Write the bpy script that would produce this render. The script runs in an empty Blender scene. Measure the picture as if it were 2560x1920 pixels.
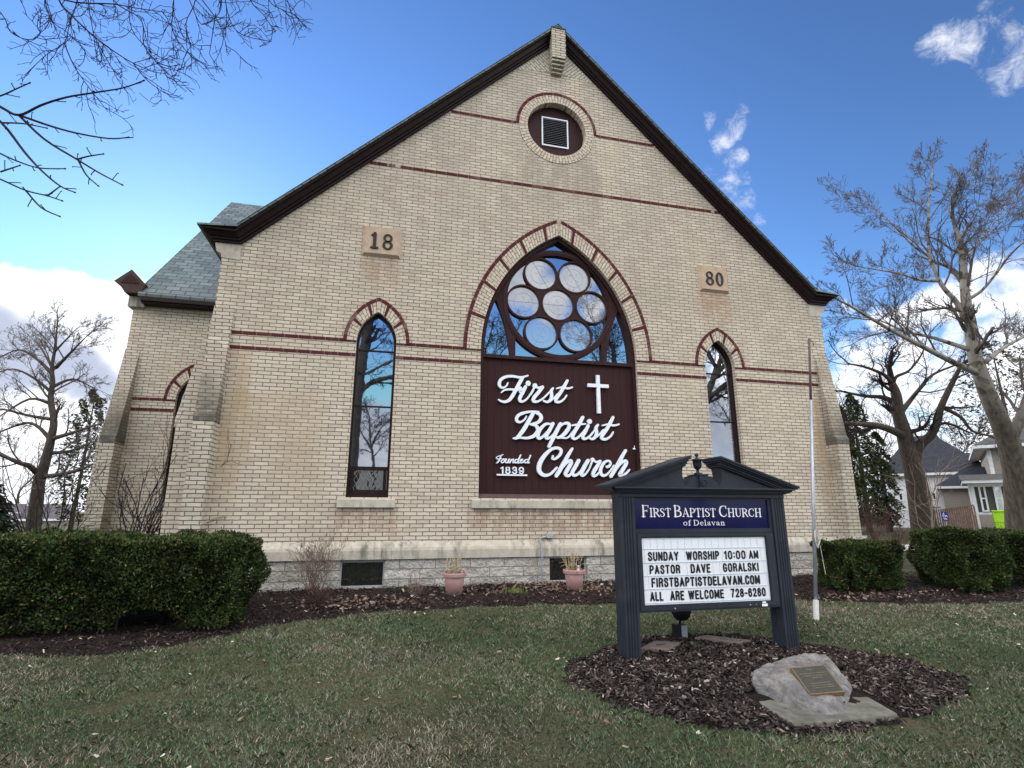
import bpy, bmesh, math, random
import numpy as np
from mathutils import Vector, Matrix
from mathutils.geometry import tessellate_polygon
R = math.radians
sc = bpy.context.scene
COL = sc.collection

# ------------------------------------------------------------------ camera
F, PITCH, YAW, ROLL = 1340.17, .2324, .2347, .002        # focal length in pixels of a 2560 px wide picture
CAM = Vector((-3.422, -10.0, .159))
cam = bpy.data.cameras.new('camera'); cam.sensor_fit = 'HORIZONTAL'; cam.sensor_width = 36
cam.lens = F / 2560 * 36; cam.clip_start = .05; cam.clip_end = 3000
co = bpy.data.objects.new('camera', cam); COL.objects.link(co)
co.location = CAM; co.rotation_euler = (math.pi / 2 + PITCH, -ROLL, -YAW); co.rotation_mode = 'XYZ'
sc.camera = co
_cy, _sy, _cp, _sp = math.cos(YAW), math.sin(YAW), math.cos(PITCH), math.sin(PITCH)
FW = Vector((_sy * _cp, _cy * _cp, _sp)); RT = Vector((_cy, -_sy, 0)); UP = RT.cross(FW)
FH = Vector((_sy, _cy, 0))
def ray(u, v): return FW + RT * ((u - 1280) / F) + UP * ((960 - v) / F)
def PX(u, v, y): d = ray(u, v); return CAM + d * ((y - CAM.y) / d.y)      # point on a plane parallel to the facade
def PD(u, v, d): return CAM + ray(u, v) * d                                # point at a depth

# ------------------------------------------------------------------ light
EXPOSURE = 0.35
SUN_AZ, SUN_EL = -20.0, 22.0                              # azimuth from +Y towards +X
sv = sc.view_settings
sv.view_transform = 'Standard'; sv.look = 'None'; sv.exposure = EXPOSURE; sv.gamma = 1; sv.use_curve_mapping = False
sun = bpy.data.lights.new('sun', 'SUN'); sun.energy = 2.0; sun.angle = R(3); sun.color = (1, .9, .78)
so = bpy.data.objects.new('sun', sun); COL.objects.link(so)
sd = Vector((math.sin(R(SUN_AZ)) * math.cos(R(SUN_EL)), math.cos(R(SUN_AZ)) * math.cos(R(SUN_EL)), math.sin(R(SUN_EL))))
so.rotation_euler = sd.to_track_quat('Z', 'Y').to_euler(); so.location = (0, 0, 60)

class NT:
    """small helper for node trees"""
    def __init__(s, tree): s.t = tree; s.n = tree.nodes; s.l = tree.links
    def new(s, ty, ins=None, **kw):
        n = s.n.new(ty)
        for k, v in kw.items(): setattr(n, k, v)
        for k, v in (ins or {}).items():
            if hasattr(v, 'is_output'): s.l.new(v, n.inputs[k])
            else: n.inputs[k].default_value = v
        return n
    def math(s, op, a, b=0.0, clamp=False):
        n = s.n.new('ShaderNodeMath'); n.operation = op; n.use_clamp = clamp
        for i, v in enumerate((a, b)):
            if hasattr(v, 'is_output'): s.l.new(v, n.inputs[i])
            else: n.inputs[i].default_value = v
        return n.outputs[0]
    def mix(s, fac, a, b, blend='MIX'):
        n = s.n.new('ShaderNodeMix'); n.data_type = 'RGBA'; n.blend_type = blend
        for i, v in ((0, fac), (6, a), (7, b)):
            if hasattr(v, 'is_output'): s.l.new(v, n.inputs[i])
            else: n.inputs[i].default_value = v if i == 0 else (v[0], v[1], v[2], 1)
        return n.outputs[2]
    def ramp(s, x, lo, hi, a=0.0, b=1.0):
        n = s.n.new('ShaderNodeMapRange'); n.interpolation_type = 'SMOOTHSTEP'
        s.l.new(x, n.inputs[0])
        for i, v in enumerate((lo, hi, a, b)): n.inputs[i + 1].default_value = v
        return n.outputs[0]
    def noise(s, vec, scale, detail=4, rough=.6, dist=0.0):
        n = s.new('ShaderNodeTexNoise', {'Scale': scale, 'Detail': detail, 'Roughness': rough, 'Distortion': dist})
        if vec is not None: s.l.new(vec, n.inputs['Vector'])
        return n.outputs['Fac']

def build_world():
    w = bpy.data.worlds.new('World'); sc.world = w; w.use_nodes = True
    N = NT(w.node_tree); N.n.clear()
    sky = N.new('ShaderNodeTexSky', sky_type='NISHITA', sun_disc=False)
    sky.sun_elevation = R(SUN_EL); sky.sun_rotation = R(SUN_AZ); sky.air_density = 1.0; sky.dust_density = .05; sky.ozone_density = 3.0
    hs = N.new('ShaderNodeGamma', {'Color': sky.outputs[0], 'Gamma': 1.42})       # a cold, clear, deep blue
    col = N.mix(1.0, hs.outputs[0], (6.6, 8.6, 10.0), 'DARKEN')
    tc = N.new('ShaderNodeTexCoord'); v = tc.outputs['Generated']
    warp = N.new('ShaderNodeTexNoise', {'Scale': 7.0, 'Detail': 4.0, 'Vector': v})
    wv = N.new('ShaderNodeVectorMath', {0: warp.outputs['Color'], 1: (.5, .5, .5)}, operation='SUBTRACT')
    wv2 = N.new('ShaderNodeVectorMath', {0: wv.outputs[0], 'Scale': .10}, operation='SCALE')
    vv = N.new('ShaderNodeVectorMath', {0: v, 1: wv2.outputs[0]}, operation='ADD').outputs[0]; vv = N.new('ShaderNodeVectorMath', {0: vv}, operation='NORMALIZE').outputs[0]
    nz = N.noise(vv, 9.0, 8, .62); nzf = N.noise(vv, 26.0, 6, .65)
    ws = N.new('ShaderNodeVectorMath', {0: wv.outputs[0], 'Scale': .030}, operation='SCALE'); vs = N.new('ShaderNodeVectorMath', {0: v, 1: ws.outputs[0]}, operation='ADD').outputs[0]; vs = N.new('ShaderNodeVectorMath', {0: vs}, operation='NORMALIZE').outputs[0]
    nzw = N.noise(vs, 34.0, 9, .68, .4)
    def layer(col, blobs, colour, lo, hi, fine=.3, shade=None, vv=vv, amp=1.5, own=None):
        acc = None
        for d, deg, a_ in blobs:
            d = d.normalized()
            dt = N.new('ShaderNodeVectorMath', {0: vv, 1: tuple(d)}, operation='DOT_PRODUCT').outputs['Value']
            f = N.ramp(dt, math.cos(R(deg)), math.cos(R(deg * .15)), 0.0, a_)
            acc = f if acc is None else N.math('MAXIMUM', acc, f)
        n = N.math('ADD', N.math('MULTIPLY', nz, 1 - fine), N.math('MULTIPLY', nzf, fine))
        n = own or n
        dens = N.math('ADD', acc, N.math('MULTIPLY', N.math('SUBTRACT', n, .5), N.math('MULTIPLY', N.ramp(acc, 0.0, .35), amp)))
        m = N.ramp(dens, lo, hi); c = colour
        if shade: c = N.mix(N.ramp(N.math('ADD', N.math('MULTIPLY', nz, .6), N.math('MULTIPLY', nzf, .4)), .36, .62), shade, colour)
        return N.mix(m, col, c)
    r = ray
    def rf(u, vv_): q = ray(u, vv_); q.y = -q.y; return q
    # cloud radiance is given before the x0.1 background strength
    wisps = [(r(1853, 280), 1.1, .6), (r(1846, 305), 1.4, .8), (r(1834, 335), 1.3, .8), (r(1808, 358), 1.7, .85), (r(1840, 395), 1.5, .85), (r(1815, 458), 1.7, .9), (r(1850, 452), 1.3, .7), (r(1860, 497), 1.6, .85), (r(1774, 290), 1.0, .6), (r(1772, 310), .8, .5),
             (r(1895, 545), .9, .5), (r(1768, 430), 1.4, .45), (r(2395, 110), 2.3, .9), (r(2345, 122), 2.0, .8), (r(2425, 130), 1.6, .75), (r(2525, 155), 2.6, .9), (r(2560, 105), 2.4, .8), (r(2490, 170), 1.6, .6), (r(2470, 50), 2.2, .4)]
    col = layer(col, wisps, (8.2, 8.4, 9.1), .26, 1.95, .7, None, vs, 3.6, nzw)
    white = [(r(30, 730), 4, 1), (r(75, 690), 2.2, .9), (r(130, 720), 3.2, 1), (r(190, 745), 3.4, 1), (r(260, 760), 3.4, 1), (r(310, 790), 3.4, 1), (r(60, 800), 5, 1), (r(-90, 780), 6, 1), (r(200, 820), 5, 1), (r(320, 900), 6, 1),
             (r(180, 1060), 7, .9), (r(0, 1060), 7, .8), (r(300, 1080), 7, 1), (r(-200, 1100), 9, 1), (r(100, 1180), 8, .9), (r(330, 740), 2.5, .7)]
    col = layer(col, white, (11.5, 11.7, 12.0), .22, .78, .35, (8.2, 8.7, 9.6))
    puffs = [(r(2375, 742), 3.4, .85), (r(2440, 725), 3.4, .85), (r(2510, 700), 3.8, .9), (r(2570, 730), 4, .9), (r(2285, 775), 2.6, .75), (r(2190, 790), 1.8, .5), (r(2125, 765), 1.2, .45), (r(2160, 890), 3.2, .7), (r(2290, 880), 3.2, .75), (r(2540, 850), 4.5, .8), (r(2420, 850), 3, .7),
             (r(2400, 960), 5, .85), (r(2180, 990), 5, .9), (r(2300, 1040), 7, .9), (r(2520, 990), 6, .9), (r(2700, 660), 6, .9), (r(2450, 1130), 7, 1), (r(2200, 1130), 7, 1), (r(2650, 900), 7, .9), (r(2110, 1060), 5, .8)]
    col = layer(col, puffs, (11.2, 11.4, 11.8), .22, .95, .45, (7.6, 8.2, 9.3), vv, 2.6)
    grey = [(r(20, 870), 4.2, 1), (r(110, 870), 3.4, 1), (r(190, 905), 3.0, 1), (r(250, 950), 2.8, .9), (r(-110, 880), 5, 1), (r(285, 1000), 2.2, .7)]
    col = layer(col, grey, (4.6, 5.1, 6.4), .10, .95, .2, None, vv, .8)
    back = [(rf(1290, 690), 4.6, 1), (rf(1220, 640), 6, 1), (rf(1375, 752), 3.0, .9), (rf(1430, 705), 2.2, .85), (rf(1480, 745), 1.6, .8), (rf(905, 1150), 8, 1), (rf(930, 1060), 4, .9), (rf(1800, 1050), 7, .9), (rf(1830, 940), 3, .7), (rf(1200, 1180), 9, 1), (rf(1500, 1200), 9, 1), (rf(650, 1100), 9, 1), (rf(2000, 1150), 9, 1)]
    col = layer(col, back, (8.6, 8.7, 8.9), .22, .78, .35, (5.6, 5.9, 6.6))
    fill_clouds = [(Vector((-.9, -.5, .35)), 30, 1), (Vector((.9, -.6, .4)), 30, 1), (Vector((-.2, -.75, .95)), 36, 1), (Vector((.5, -.35, 1.0)), 32, 1), (Vector((-.8, -.1, .9)), 28, 1)]  # unseen bright clouds, added overhead and behind the camera to light the facade
    col = layer(col, fill_clouds, (33, 31.5, 29.5), .22, .70, .3, (20, 20, 20.5))
    bg = N.new('ShaderNodeBackground', {'Color': col, 'Strength': .1})
    out = N.new('ShaderNodeOutputWorld', {'Surface': bg.outputs[0]})
    w.cycles.sampling_method = 'MANUAL'; w.cycles.sample_map_resolution = 1024
build_world()

# ------------------------------------------------------------------ object helpers
def tag(o, label=None, cat=None, group=None, kind=None):
    if label: o['label'] = label
    if cat: o['category'] = cat
    if group: o['group'] = group
    if kind: o['kind'] = kind
    return o
def thing(name, label, cat, loc=(0, 0, 0), group=None):
    o = bpy.data.objects.new(name, None); COL.objects.link(o); o.location = loc; o.empty_display_size = .2
    return tag(o, label, cat, group)
def link(name, me, parent=None):
    o = bpy.data.objects.new(name, me); COL.objects.link(o)
    if parent is not None:
        o.parent = parent
        q = parent; off = Vector((0, 0, 0))
        while q is not None: off += q.location; q = q.parent
        if parent.type == 'EMPTY': o.location = -parent.location
    return o
class M:
    """collects shapes into one mesh"""
    def __init__(s): s.v = []; s.f = []; s.uv = {}
    def add(s, vs, fs):
        b = len(s.v); s.v += [tuple(p) for p in vs]; s.f += [tuple(b + i for i in f) for f in fs]
    def box(s, x0, x1, y0, y1, z0, z1):
        s.add([(x0, y0, z0), (x1, y0, z0), (x1, y1, z0), (x0, y1, z0), (x0, y0, z1), (x1, y0, z1), (x1, y1, z1), (x0, y1, z1)],
              [(0, 3, 2, 1), (4, 5, 6, 7), (0, 1, 5, 4), (1, 2, 6, 5), (2, 3, 7, 6), (3, 0, 4, 7)])
    def prism_y(s, poly, y0, y1, holes=(), back=True):
        """polygon in XZ extruded along Y; y0 is the front"""
        loops = [list(poly)] + [list(h) for h in holes]
        tri = tessellate_polygon([[Vector((x, z, 0)) for x, z in l] for l in loops])
        flat = [p for l in loops for p in l]
        n = len(flat); b = len(s.v)
        s.v += [(x, y0, z) for x, z in flat] + [(x, y1, z) for x, z in flat]
        for t in tri:
            a, c, d = [flat[i] for i in t]
            cr = (c[0] - a[0]) * (d[1] - a[1]) - (c[1] - a[1]) * (d[0] - a[0])
            if abs(cr) < 1e-12: continue
            t = t if cr > 0 else t[::-1]
            s.f.append(tuple(b + i for i in t))
            if back: s.f.append(tuple(b + n + i for i in t[::-1]))
        o = 0
        for li, l in enumerate(loops):
            ar = sum(l[i][0] * l[(i + 1) % len(l)][1] - l[(i + 1) % len(l)][0] * l[i][1] for i in range(len(l)))
            ccw = (ar > 0) == (li == 0)
            for i in range(len(l)):
                j = (i + 1) % len(l)
                q = (b + o + i, b + n + o + i, b + n + o + j, b + o + j)
                s.f.append(q if ccw else q[::-1])
            o += len(l)
    def tube(s, pts, radii, n=6, cap=True):
        pts = [Vector(p) for p in pts]
        if not hasattr(radii, '__len__'): radii = [radii] * len(pts)
        b = len(s.v); ref = None
        for i, p in enumerate(pts):
            t = (pts[min(i + 1, len(pts) - 1)] - pts[max(i - 1, 0)]).normalized()
            if ref is None:
                ref = t.orthogonal().normalized()
            u = (ref - t * ref.dot(t))
            u = u.normalized() if u.length > 1e-6 else t.orthogonal().normalized()
            ref = u; w = t.cross(u)
            for k in range(n):
                a = 2 * math.pi * k / n
                s.v.append(tuple(p + (u * math.cos(a) + w * math.sin(a)) * radii[i]))
        for i in range(len(pts) - 1):
            for k in range(n):
                k2 = (k + 1) % n
                s.f.append((b + i * n + k, b + i * n + k2, b + (i + 1) * n + k2, b + (i + 1) * n + k))
        if cap:
            s.f.append(tuple(b + k for k in range(n))[::-1]); s.f.append(tuple(b + (len(pts) - 1) * n + k for k in range(n)))
    def lathe(s, prof, c, n=20):
        b = len(s.v)
        for r_, z in prof:
            for k in range(n):
                a = 2 * math.pi * k / n
                s.v.append((c[0] + r_ * math.cos(a), c[1] + r_ * math.sin(a), c[2] + z))
        for i in range(len(prof) - 1):
            for k in range(n):
                k2 = (k + 1) % n
                s.f.append((b + i * n + k, b + i * n + k2, b + (i + 1) * n + k2, b + (i + 1) * n + k))
    def ring(s, cx, cz, r0, r1, y0, y1, a0=0, a1=360, n=48, uvd=None):
        """annulus sector in XZ, front at y0"""
        full = abs(a1 - a0) >= 360; pts = []
        for i in range(n + (0 if full else 1)):
            a = R(a0 + (a1 - a0) * i / n); pts.append((math.cos(a), math.sin(a)))
        b = len(s.v); m = len(pts)
        for c, s_ in pts:
            for rr in (r0, r1):
                for y in (y0, y1): s.v.append((cx + rr * c, y, cz + rr * s_))
        for i in range(m if full else m - 1):
            j = (i + 1) % m; A, B = b + 4 * i, b + 4 * j
            s.f += [(A, A + 2, B + 2, B), (A + 2, A + 3, B + 3, B + 2), (A + 1, A, B, B + 1)]
        if not full:
            s.f += [(b, b + 1, b + 3, b + 2)]; e = b + 4 * (m - 1); s.f += [(e, e + 2, e + 3, e + 1)]
    def ribbon(s, pts, wid, y0, y1, res=6):
        """brush stroke in XZ with round ends, front at y0"""
        P = [Vector((p[0], p[1])) for p in pts]
        if not hasattr(wid, '__len__'): wid = [wid] * len(P)
        S, W = [], []
        if len(P) > 2 and res > 1:
            for i in range(len(P) - 1):
                p0, p1, p2, p3 = P[max(i - 1, 0)], P[i], P[i + 1], P[min(i + 2, len(P) - 1)]
                for k in range(res):
                    t = k / res
                    S.append(.5 * ((2 * p1) + (p2 - p0) * t + (2 * p0 - 5 * p1 + 4 * p2 - p3) * t * t + (3 * p1 - p0 - 3 * p2 + p3) * t ** 3))
                    W.append(wid[i] + (wid[i + 1] - wid[i]) * t)
            S.append(P[-1]); W.append(wid[-1])
        else: S, W = P, list(wid)
        L, Rr = [], []
        for i, p in enumerate(S):
            t = S[min(i + 1, len(S) - 1)] - S[max(i - 1, 0)]
            t = t.normalized() if t.length > 1e-9 else Vector((1, 0))
            nn = Vector((-t.y, t.x)); L.append(p + nn * W[i] / 2); Rr.append(p - nn * W[i] / 2)
        def capf(p, d, w, a):
            return [p + Vector((math.cos(a + k), math.sin(a + k))) * w / 2 for k in (-.9, 0, .9)]
        d0 = S[0] - S[1]; d1 = S[-1] - S[-2]
        out0 = capf(S[0], d0, W[0], math.atan2(d0.y, d0.x)); out1 = capf(S[-1], d1, W[-1], math.atan2(d1.y, d1.x))
        b = len(s.v); n = len(S)
        for i in range(n):
            for q in (L[i], Rr[i]):
                for y in (y0, y1): s.v.append((q.x, y, q.y))
        for i in range(n - 1):
            A, B = b + 4 * i, b + 4 * (i + 1)
            s.f += [(A, A + 2, B + 2, B), (A + 2, A + 3, B + 3, B + 2), (A + 1, A, B, B + 1)]
        for base, outp, rev in ((b, out0, False), (b + 4 * (n - 1), out1, True)):
            c = len(s.v)
            for q in outp:
                for y in (y0, y1): s.v.append((q.x, y, q.y))
            # start cap runs L -> out0[0..2] -> R
            seq = [base] + ([c + 4, c + 2, c] if True else []) + [base + 2]
            if not rev: seq = [base, c, c + 2, c + 4, base + 2]
            else: seq = [base + 2, c, c + 2, c + 4, base]
            s.f.append(tuple(seq))
            for i in range(4): s.f.append((seq[i], seq[i] + 1, seq[i + 1] + 1, seq[i + 1])[::-1])
    def sweep(s, path, prof, axis='xz', flip=1):
        """profile (n, out) swept along a polyline in XZ with mitres; out goes to -Y"""
        P = [Vector(p) for p in path]; b = len(s.v); m = len(prof)
        for i, p in enumerate(P):
            ds = []
            if i > 0: ds.append((P[i] - P[i - 1]).normalized())
            if i < len(P) - 1: ds.append((P[i + 1] - P[i]).normalized())
            ns = [Vector((-d.y, d.x)) * flip for d in ds]
            nn = (ns[0] + ns[-1]); nn = nn / (nn.dot(ns[0])) if len(ns) > 1 else ns[0]
            for q in prof: s.v.append((p.x + nn.x * q[0], -q[1], p.y + nn.y * q[0]))
        for i in range(len(P) - 1):
            for k in range(m):
                k2 = (k + 1) % m
                s.f.append((b + i * m + k, b + i * m + k2, b + (i + 1) * m + k2, b + (i + 1) * m + k))
        s.f.append(tuple(b + k for k in range(m))); s.f.append(tuple(b + (len(P) - 1) * m + k for k in range(m))[::-1])
    def build(s, name, mat, parent=None, smooth=False, fix=True, bevel=0):
        me = bpy.data.meshes.new(name); me.from_pydata(s.v, [], s.f)
        if fix:
            bm = bmesh.new(); bm.from_mesh(me); bmesh.ops.recalc_face_normals(bm, faces=bm.faces)
            if bevel:
                bmesh.ops.bevel(bm, geom=[e for e in bm.edges if len(e.link_faces) == 2 and e.calc_face_angle(0) > .6], offset=bevel, segments=2, affect='EDGES', profile=.6)
            bm.to_mesh(me); bm.free()
        if s.uv:
            pass
        me.materials.append(mat)
        if smooth:
            for p in me.polygons: p.use_smooth = True
        return link(name, me, parent)
def uv_from(o, fn):
    me = o.data; uv = me.uv_layers.new(name='uv')
    for p in me.polygons:
        for li in p.loop_indices:
            uv.data[li].uv = fn(me.vertices[me.loops[li].vertex_index].co, p.normal)
def big_mesh(name, verts, faces, mat, parent=None, colors=None):
    """numpy mesh: verts (n,3), faces (m,k)"""
    me = bpy.data.meshes.new(name); n = len(verts); m, k = faces.shape
    me.vertices.add(n); me.vertices.foreach_set('co', np.ascontiguousarray(verts, dtype=np.float32).ravel())
    me.loops.add(m * k); me.loops.foreach_set('vertex_index', np.ascontiguousarray(faces, dtype=np.int32).ravel())
    me.polygons.add(m); me.polygons.foreach_set('loop_start', np.arange(0, m * k, k, dtype=np.int32))
    me.update(calc_edges=True)
    if colors is not None:
        ca = me.color_attributes.new('Col', 'FLOAT_COLOR', 'POINT')
        c = np.ones((n, 4), np.float32); c[:, :3] = colors; ca.data.foreach_set('color', c.ravel())
    me.materials.append(mat)
    return link(name, me, parent)

# ------------------------------------------------------------------ materials
def new_mat(name):
    m = bpy.data.materials.new(name); m.use_nodes = True; N = NT(m.node_tree); N.n.clear(); return m, N
def finish(N, col, rough=.7, bump=None, bstr=.3, bdist=.01, metal=0.0, spec=.3, **kw):
    ins = {'Base Color': col if hasattr(col, 'is_output') else (*col, 1), 'Roughness': rough, 'Metallic': metal, 'Specular IOR Level': spec}
    ins.update(kw)
    p = N.new('ShaderNodeBsdfPrincipled', ins)
    if bump is not None:
        b = N.new('ShaderNodeBump', {'Height': bump, 'Strength': bstr, 'Distance': bdist}); N.l.new(b.outputs[0], p.inputs['Normal'])
    N.new('ShaderNodeOutputMaterial', {'Surface': p.outputs[0]}); return p
def pos(N): return N.new('ShaderNodeNewGeometry').outputs['Position']
def xz(N, rot=0.0):
    s = N.new('ShaderNodeSeparateXYZ', {0: pos(N)})
    c = N.new('ShaderNodeCombineXYZ', {0: N.math('ADD', s.outputs[0], s.outputs[1]), 1: s.outputs[2]})
    return c.outputs[0], s
def plain(name, col, rough=.6, var=.15, scale=8.0, spec=.3, metal=0.0, bump=0.0, dirt=None):
    m, N = new_mat(name); p = pos(N); n = N.noise(p, scale, 5, .65)
    d = tuple(c * (1 - var) for c in col); l = tuple(min(1, c * (1 + var)) for c in col)
    c = N.mix(N.ramp(n, .3, .7), d, l)
    if dirt: c = N.mix(N.ramp(N.noise(p, scale * .37, 6, .7), .55, .8, 0, .8), c, dirt)
    finish(N, c, rough, N.noise(p, scale * 6, 4) if bump else None, bump, .01, metal, spec); return m
def brick_mat(name, c1, c2, mortar, bw=.232, bh=.0695, uv=False, grime=.25, stains_shade=(), pink=.35, msize=.0085, soot=None):
    m, N = new_mat(name)
    if uv:
        v = N.new('ShaderNodeUVMap').outputs[0]; p = pos(N); s = None
    else:
        v, s = xz(N); p = pos(N)
    # hand-laid courses: the joints waver a little
    wob = N.new('ShaderNodeTexNoise', {'Scale': 14.0, 'Detail': 4.0, 'Vector': v})
    wv = N.new('ShaderNodeVectorMath', {0: wob.outputs['Color'], 1: (.5, .5, .5)}, operation='SUBTRACT')
    wv = N.new('ShaderNodeVectorMath', {0: wv.outputs[0], 'Scale': .017}, operation='SCALE')
    v2 = N.new('ShaderNodeVectorMath', {0: v, 1: wv.outputs[0]}, operation='ADD').outputs[0]
    b = N.new('ShaderNodeTexBrick', {'Vector': v2, 'Color1': (*c1, 1), 'Color2': (*c2, 1), 'Mortar': (*mortar, 1), 'Scale': 1.0,
                                     'Mortar Size': msize, 'Mortar Smooth': .25, 'Bias': -.25, 'Brick Width': bw, 'Row Height': bh}, offset=.5)
    b2 = N.new('ShaderNodeTexBrick', {'Vector': v2, 'Color1': (0, 0, 0, 1), 'Color2': (1, 1, 1, 1), 'Mortar': (.3, .3, .3, 1), 'Scale': 1.0,
                                      'Mortar Size': .0, 'Brick Width': bw, 'Row Height': bh, 'Bias': 0.0}, offset=.5)
    col = b.outputs['Color']; brick = N.math('SUBTRACT', 1.0, b.outputs['Fac'])
    big = N.noise(p, .55, 6, .6)
    rnd = N.math('ADD', N.math('MULTIPLY', b2.outputs['Color'], .55), N.math('MULTIPLY', N.noise(p, 2.3, 4), .9))
    col = N.mix(N.math('MULTIPLY', N.ramp(rnd, .74, 1.02, 0, pink), brick), col, (.50, .385, .325))
    col = N.mix(N.math('MULTIPLY', N.ramp(rnd, .52, .24, 0, .55), brick), col, (.30, .26, .20))
    col = N.mix(N.ramp(N.noise(v2, 34.0, 5, .75), .60, .74, 0, .55), col, (.14, .12, .10))        # pits and soot
    col = N.mix(N.ramp(N.noise(v2, 15.0, 4, .7, 1.0), .62, .75, 0, .5), col, (.20, .16, .12))
    col = N.mix(N.math('MULTIPLY', N.ramp(N.math('ADD', N.math('MULTIPLY', b2.outputs['Color'], .8), N.math('MULTIPLY', N.noise(v2, 3.1, 3), .5)), .98, 1.06, 0, .5), brick), col, (.72, .66, .55))
    if grime > .2:
        col = N.mix(N.ramp(big, .50, .72, 0, grime), col, (.22, .19, .14))
        col = N.mix(N.ramp(big, .46, .30, 0, .35), col, (.58, .50, .36))
    if soot:
        q = N.new('ShaderNodeSeparateXYZ', {0: p}).outputs[2]
        f = N.math('MULTIPLY', N.ramp(N.math('ADD', q, N.math('MULTIPLY', N.noise(p, 2.6, 5), .9)), soot[1] + .45, soot[0] + .45), N.ramp(N.noise(p, 7, 5, .7), .25, .55, .55, .95))
        col = N.mix(f, col, (.085, .08, .07))
    for (x0, x1, z0, z1, sc_, amt, colr) in stains_shade:       # rain-washed streaks, and shade painted on the upper gable
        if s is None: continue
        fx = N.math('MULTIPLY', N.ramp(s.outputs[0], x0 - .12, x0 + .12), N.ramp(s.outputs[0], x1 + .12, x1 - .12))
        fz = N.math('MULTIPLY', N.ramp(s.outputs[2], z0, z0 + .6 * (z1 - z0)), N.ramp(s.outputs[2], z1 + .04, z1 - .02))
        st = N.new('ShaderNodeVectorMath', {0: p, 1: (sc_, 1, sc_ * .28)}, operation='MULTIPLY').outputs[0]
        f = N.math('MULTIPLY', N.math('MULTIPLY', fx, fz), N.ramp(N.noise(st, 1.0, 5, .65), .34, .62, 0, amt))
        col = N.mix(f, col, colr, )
    h = N.math('ADD', N.math('MULTIPLY', brick, .8), N.math('MULTIPLY', N.noise(p, 60, 4), .5))
    finish(N, col, .9, h, .65, .012, 0, .15); return m
CREAM1, CREAM2, MORT = (.59, .525, .43), (.42, .365, .295), (.168, .145, .118)
STAINS_SHADE = [(-4.15, -3.15, -.36, .20, 7, .5, (.20, .10, .06)), (-1.85, 1.9, -.36, .20, 6, .6, (.22, .12, .07)), (-4.06, -3.3, 4.15, 4.99, 5, .6, (.30, .21, .13)),
          (3.3, 4.06, 4.05, 4.99, 5, .6, (.33, .20, .12)), (-.9, 1.0, 6.2, 7.95, 4, .5, (.26, .22, .17)), (-7, 7, 3.2, 12.5, 1.6, .42, (.31, .28, .245)), (-6.4, 6.4, -.45, 7.5, 2.6, .22, (.26, .225, .18)), (-6.2, -4.4, -.3, 2.2, 1.5, .4, (.42, .33, .22)), (5.85, 6.15, -.3, 2.6, 3, .75, (.40, .27, .15)), (-6.15, -5.75, -.3, 3.0, 3, .6, (.38, .28, .17))]  # wide upper entry greys the gable: weathering plus shade painted into the brick
m_wall = brick_mat('cream_brick_wall', CREAM1, CREAM2, MORT, stains_shade=STAINS_SHADE)
m_arch = brick_mat('cream_brick_arch', (.565, .495, .405), (.42, .365, .295), MORT, bw=.175, bh=.072, uv=True)
m_herring = brick_mat('cream_brick_diagonal', (.60, .56, .48), (.46, .42, .35), MORT, uv=True)
m_butt = brick_mat('weathered_buttress_brick', (.50, .46, .38), (.34, .31, .25), (.10, .09, .075), grime=.8)
m_sooty = brick_mat('sooty_weathering_brick', (.47, .42, .345), (.33, .29, .235), (.12, .105, .09), grime=.7, soot=(1.5, 2.9))
m_red = brick_mat('red_brick_band', (.085, .021, .023), (.060, .017, .019), (.22, .14, .12), bw=.235, bh=.5, uv=True, pink=.0, grime=.15, msize=.006)
m_redsolid = plain('red_brick', (.075, .020, .021), .85, .3, 30, .15)
def stone_mat():
    m, N = new_mat('weathered_limestone'); p = pos(N)
    c = N.mix(N.ramp(N.noise(p, 5, 5), .3, .7), (.40, .365, .31), (.50, .465, .405))
    st = N.new('ShaderNodeVectorMath', {0: p, 1: (9, 6, 1.6)}, operation='MULTIPLY').outputs[0]
    f = N.math('MULTIPLY', N.ramp(N.noise(st, 1.0, 6, .7), .42, .68), N.ramp(N.noise(p, 1.3, 4), .38, .6))
    c = N.mix(N.math('MULTIPLY', f, .85), c, (.105, .10, .085)); c = N.mix(N.ramp(N.noise(p, 28, 5, .75), .55, .75, 0, .5), c, (.20, .18, .15))
    finish(N, c, .9, N.noise(p, 30, 5), .35, .01, 0, .15); return m
m_stone = stone_mat()
m_datestone = plain('tan_sandstone', (.43, .335, .25), .9, .1, 6, .15, bump=.2, dirt=(.30, .24, .18))
m_brown = plain('brown_painted_wood', (.034, .014, .015), .6, .18, 12, .12)
m_darkbrown = plain('dark_brown_cornice', (.018, .009, .010), .55, .2, 9, .15)
def foundation():
    m, N = new_mat('rock_faced_limestone'); v, s = xz(N); p = pos(N)
    b = N.new('ShaderNodeTexBrick', {'Vector': v, 'Color1': (.42, .40, .37, 1), 'Color2': (.56, .54, .50, 1), 'Mortar': (.23, .215, .19, 1), 'Scale': 1.0, 'Mortar Size': .008,
                                     'Mortar Smooth': .4, 'Brick Width': .62, 'Row Height': .165, 'Bias': 0.0}, offset=.43)
    n = N.noise(p, 6.5, 7, .7, .6); col = N.mix(N.ramp(n, .50, .78, 0, .7), b.outputs['Color'], (.20, .18, .16))
    col = N.mix(N.ramp(N.noise(p, 3, 4), .35, .2, 0, .6), col, (.42, .34, .24))
    h = N.math('MULTIPLY', N.math('SUBTRACT', 1.0, b.outputs['Fac']), N.math('ADD', N.math('MULTIPLY', N.noise(p, 5.5, 6, .62), 2.4), .25))
    finish(N, col, .9, h, .9, .09, 0, .15); return m
m_found = foundation()
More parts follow.
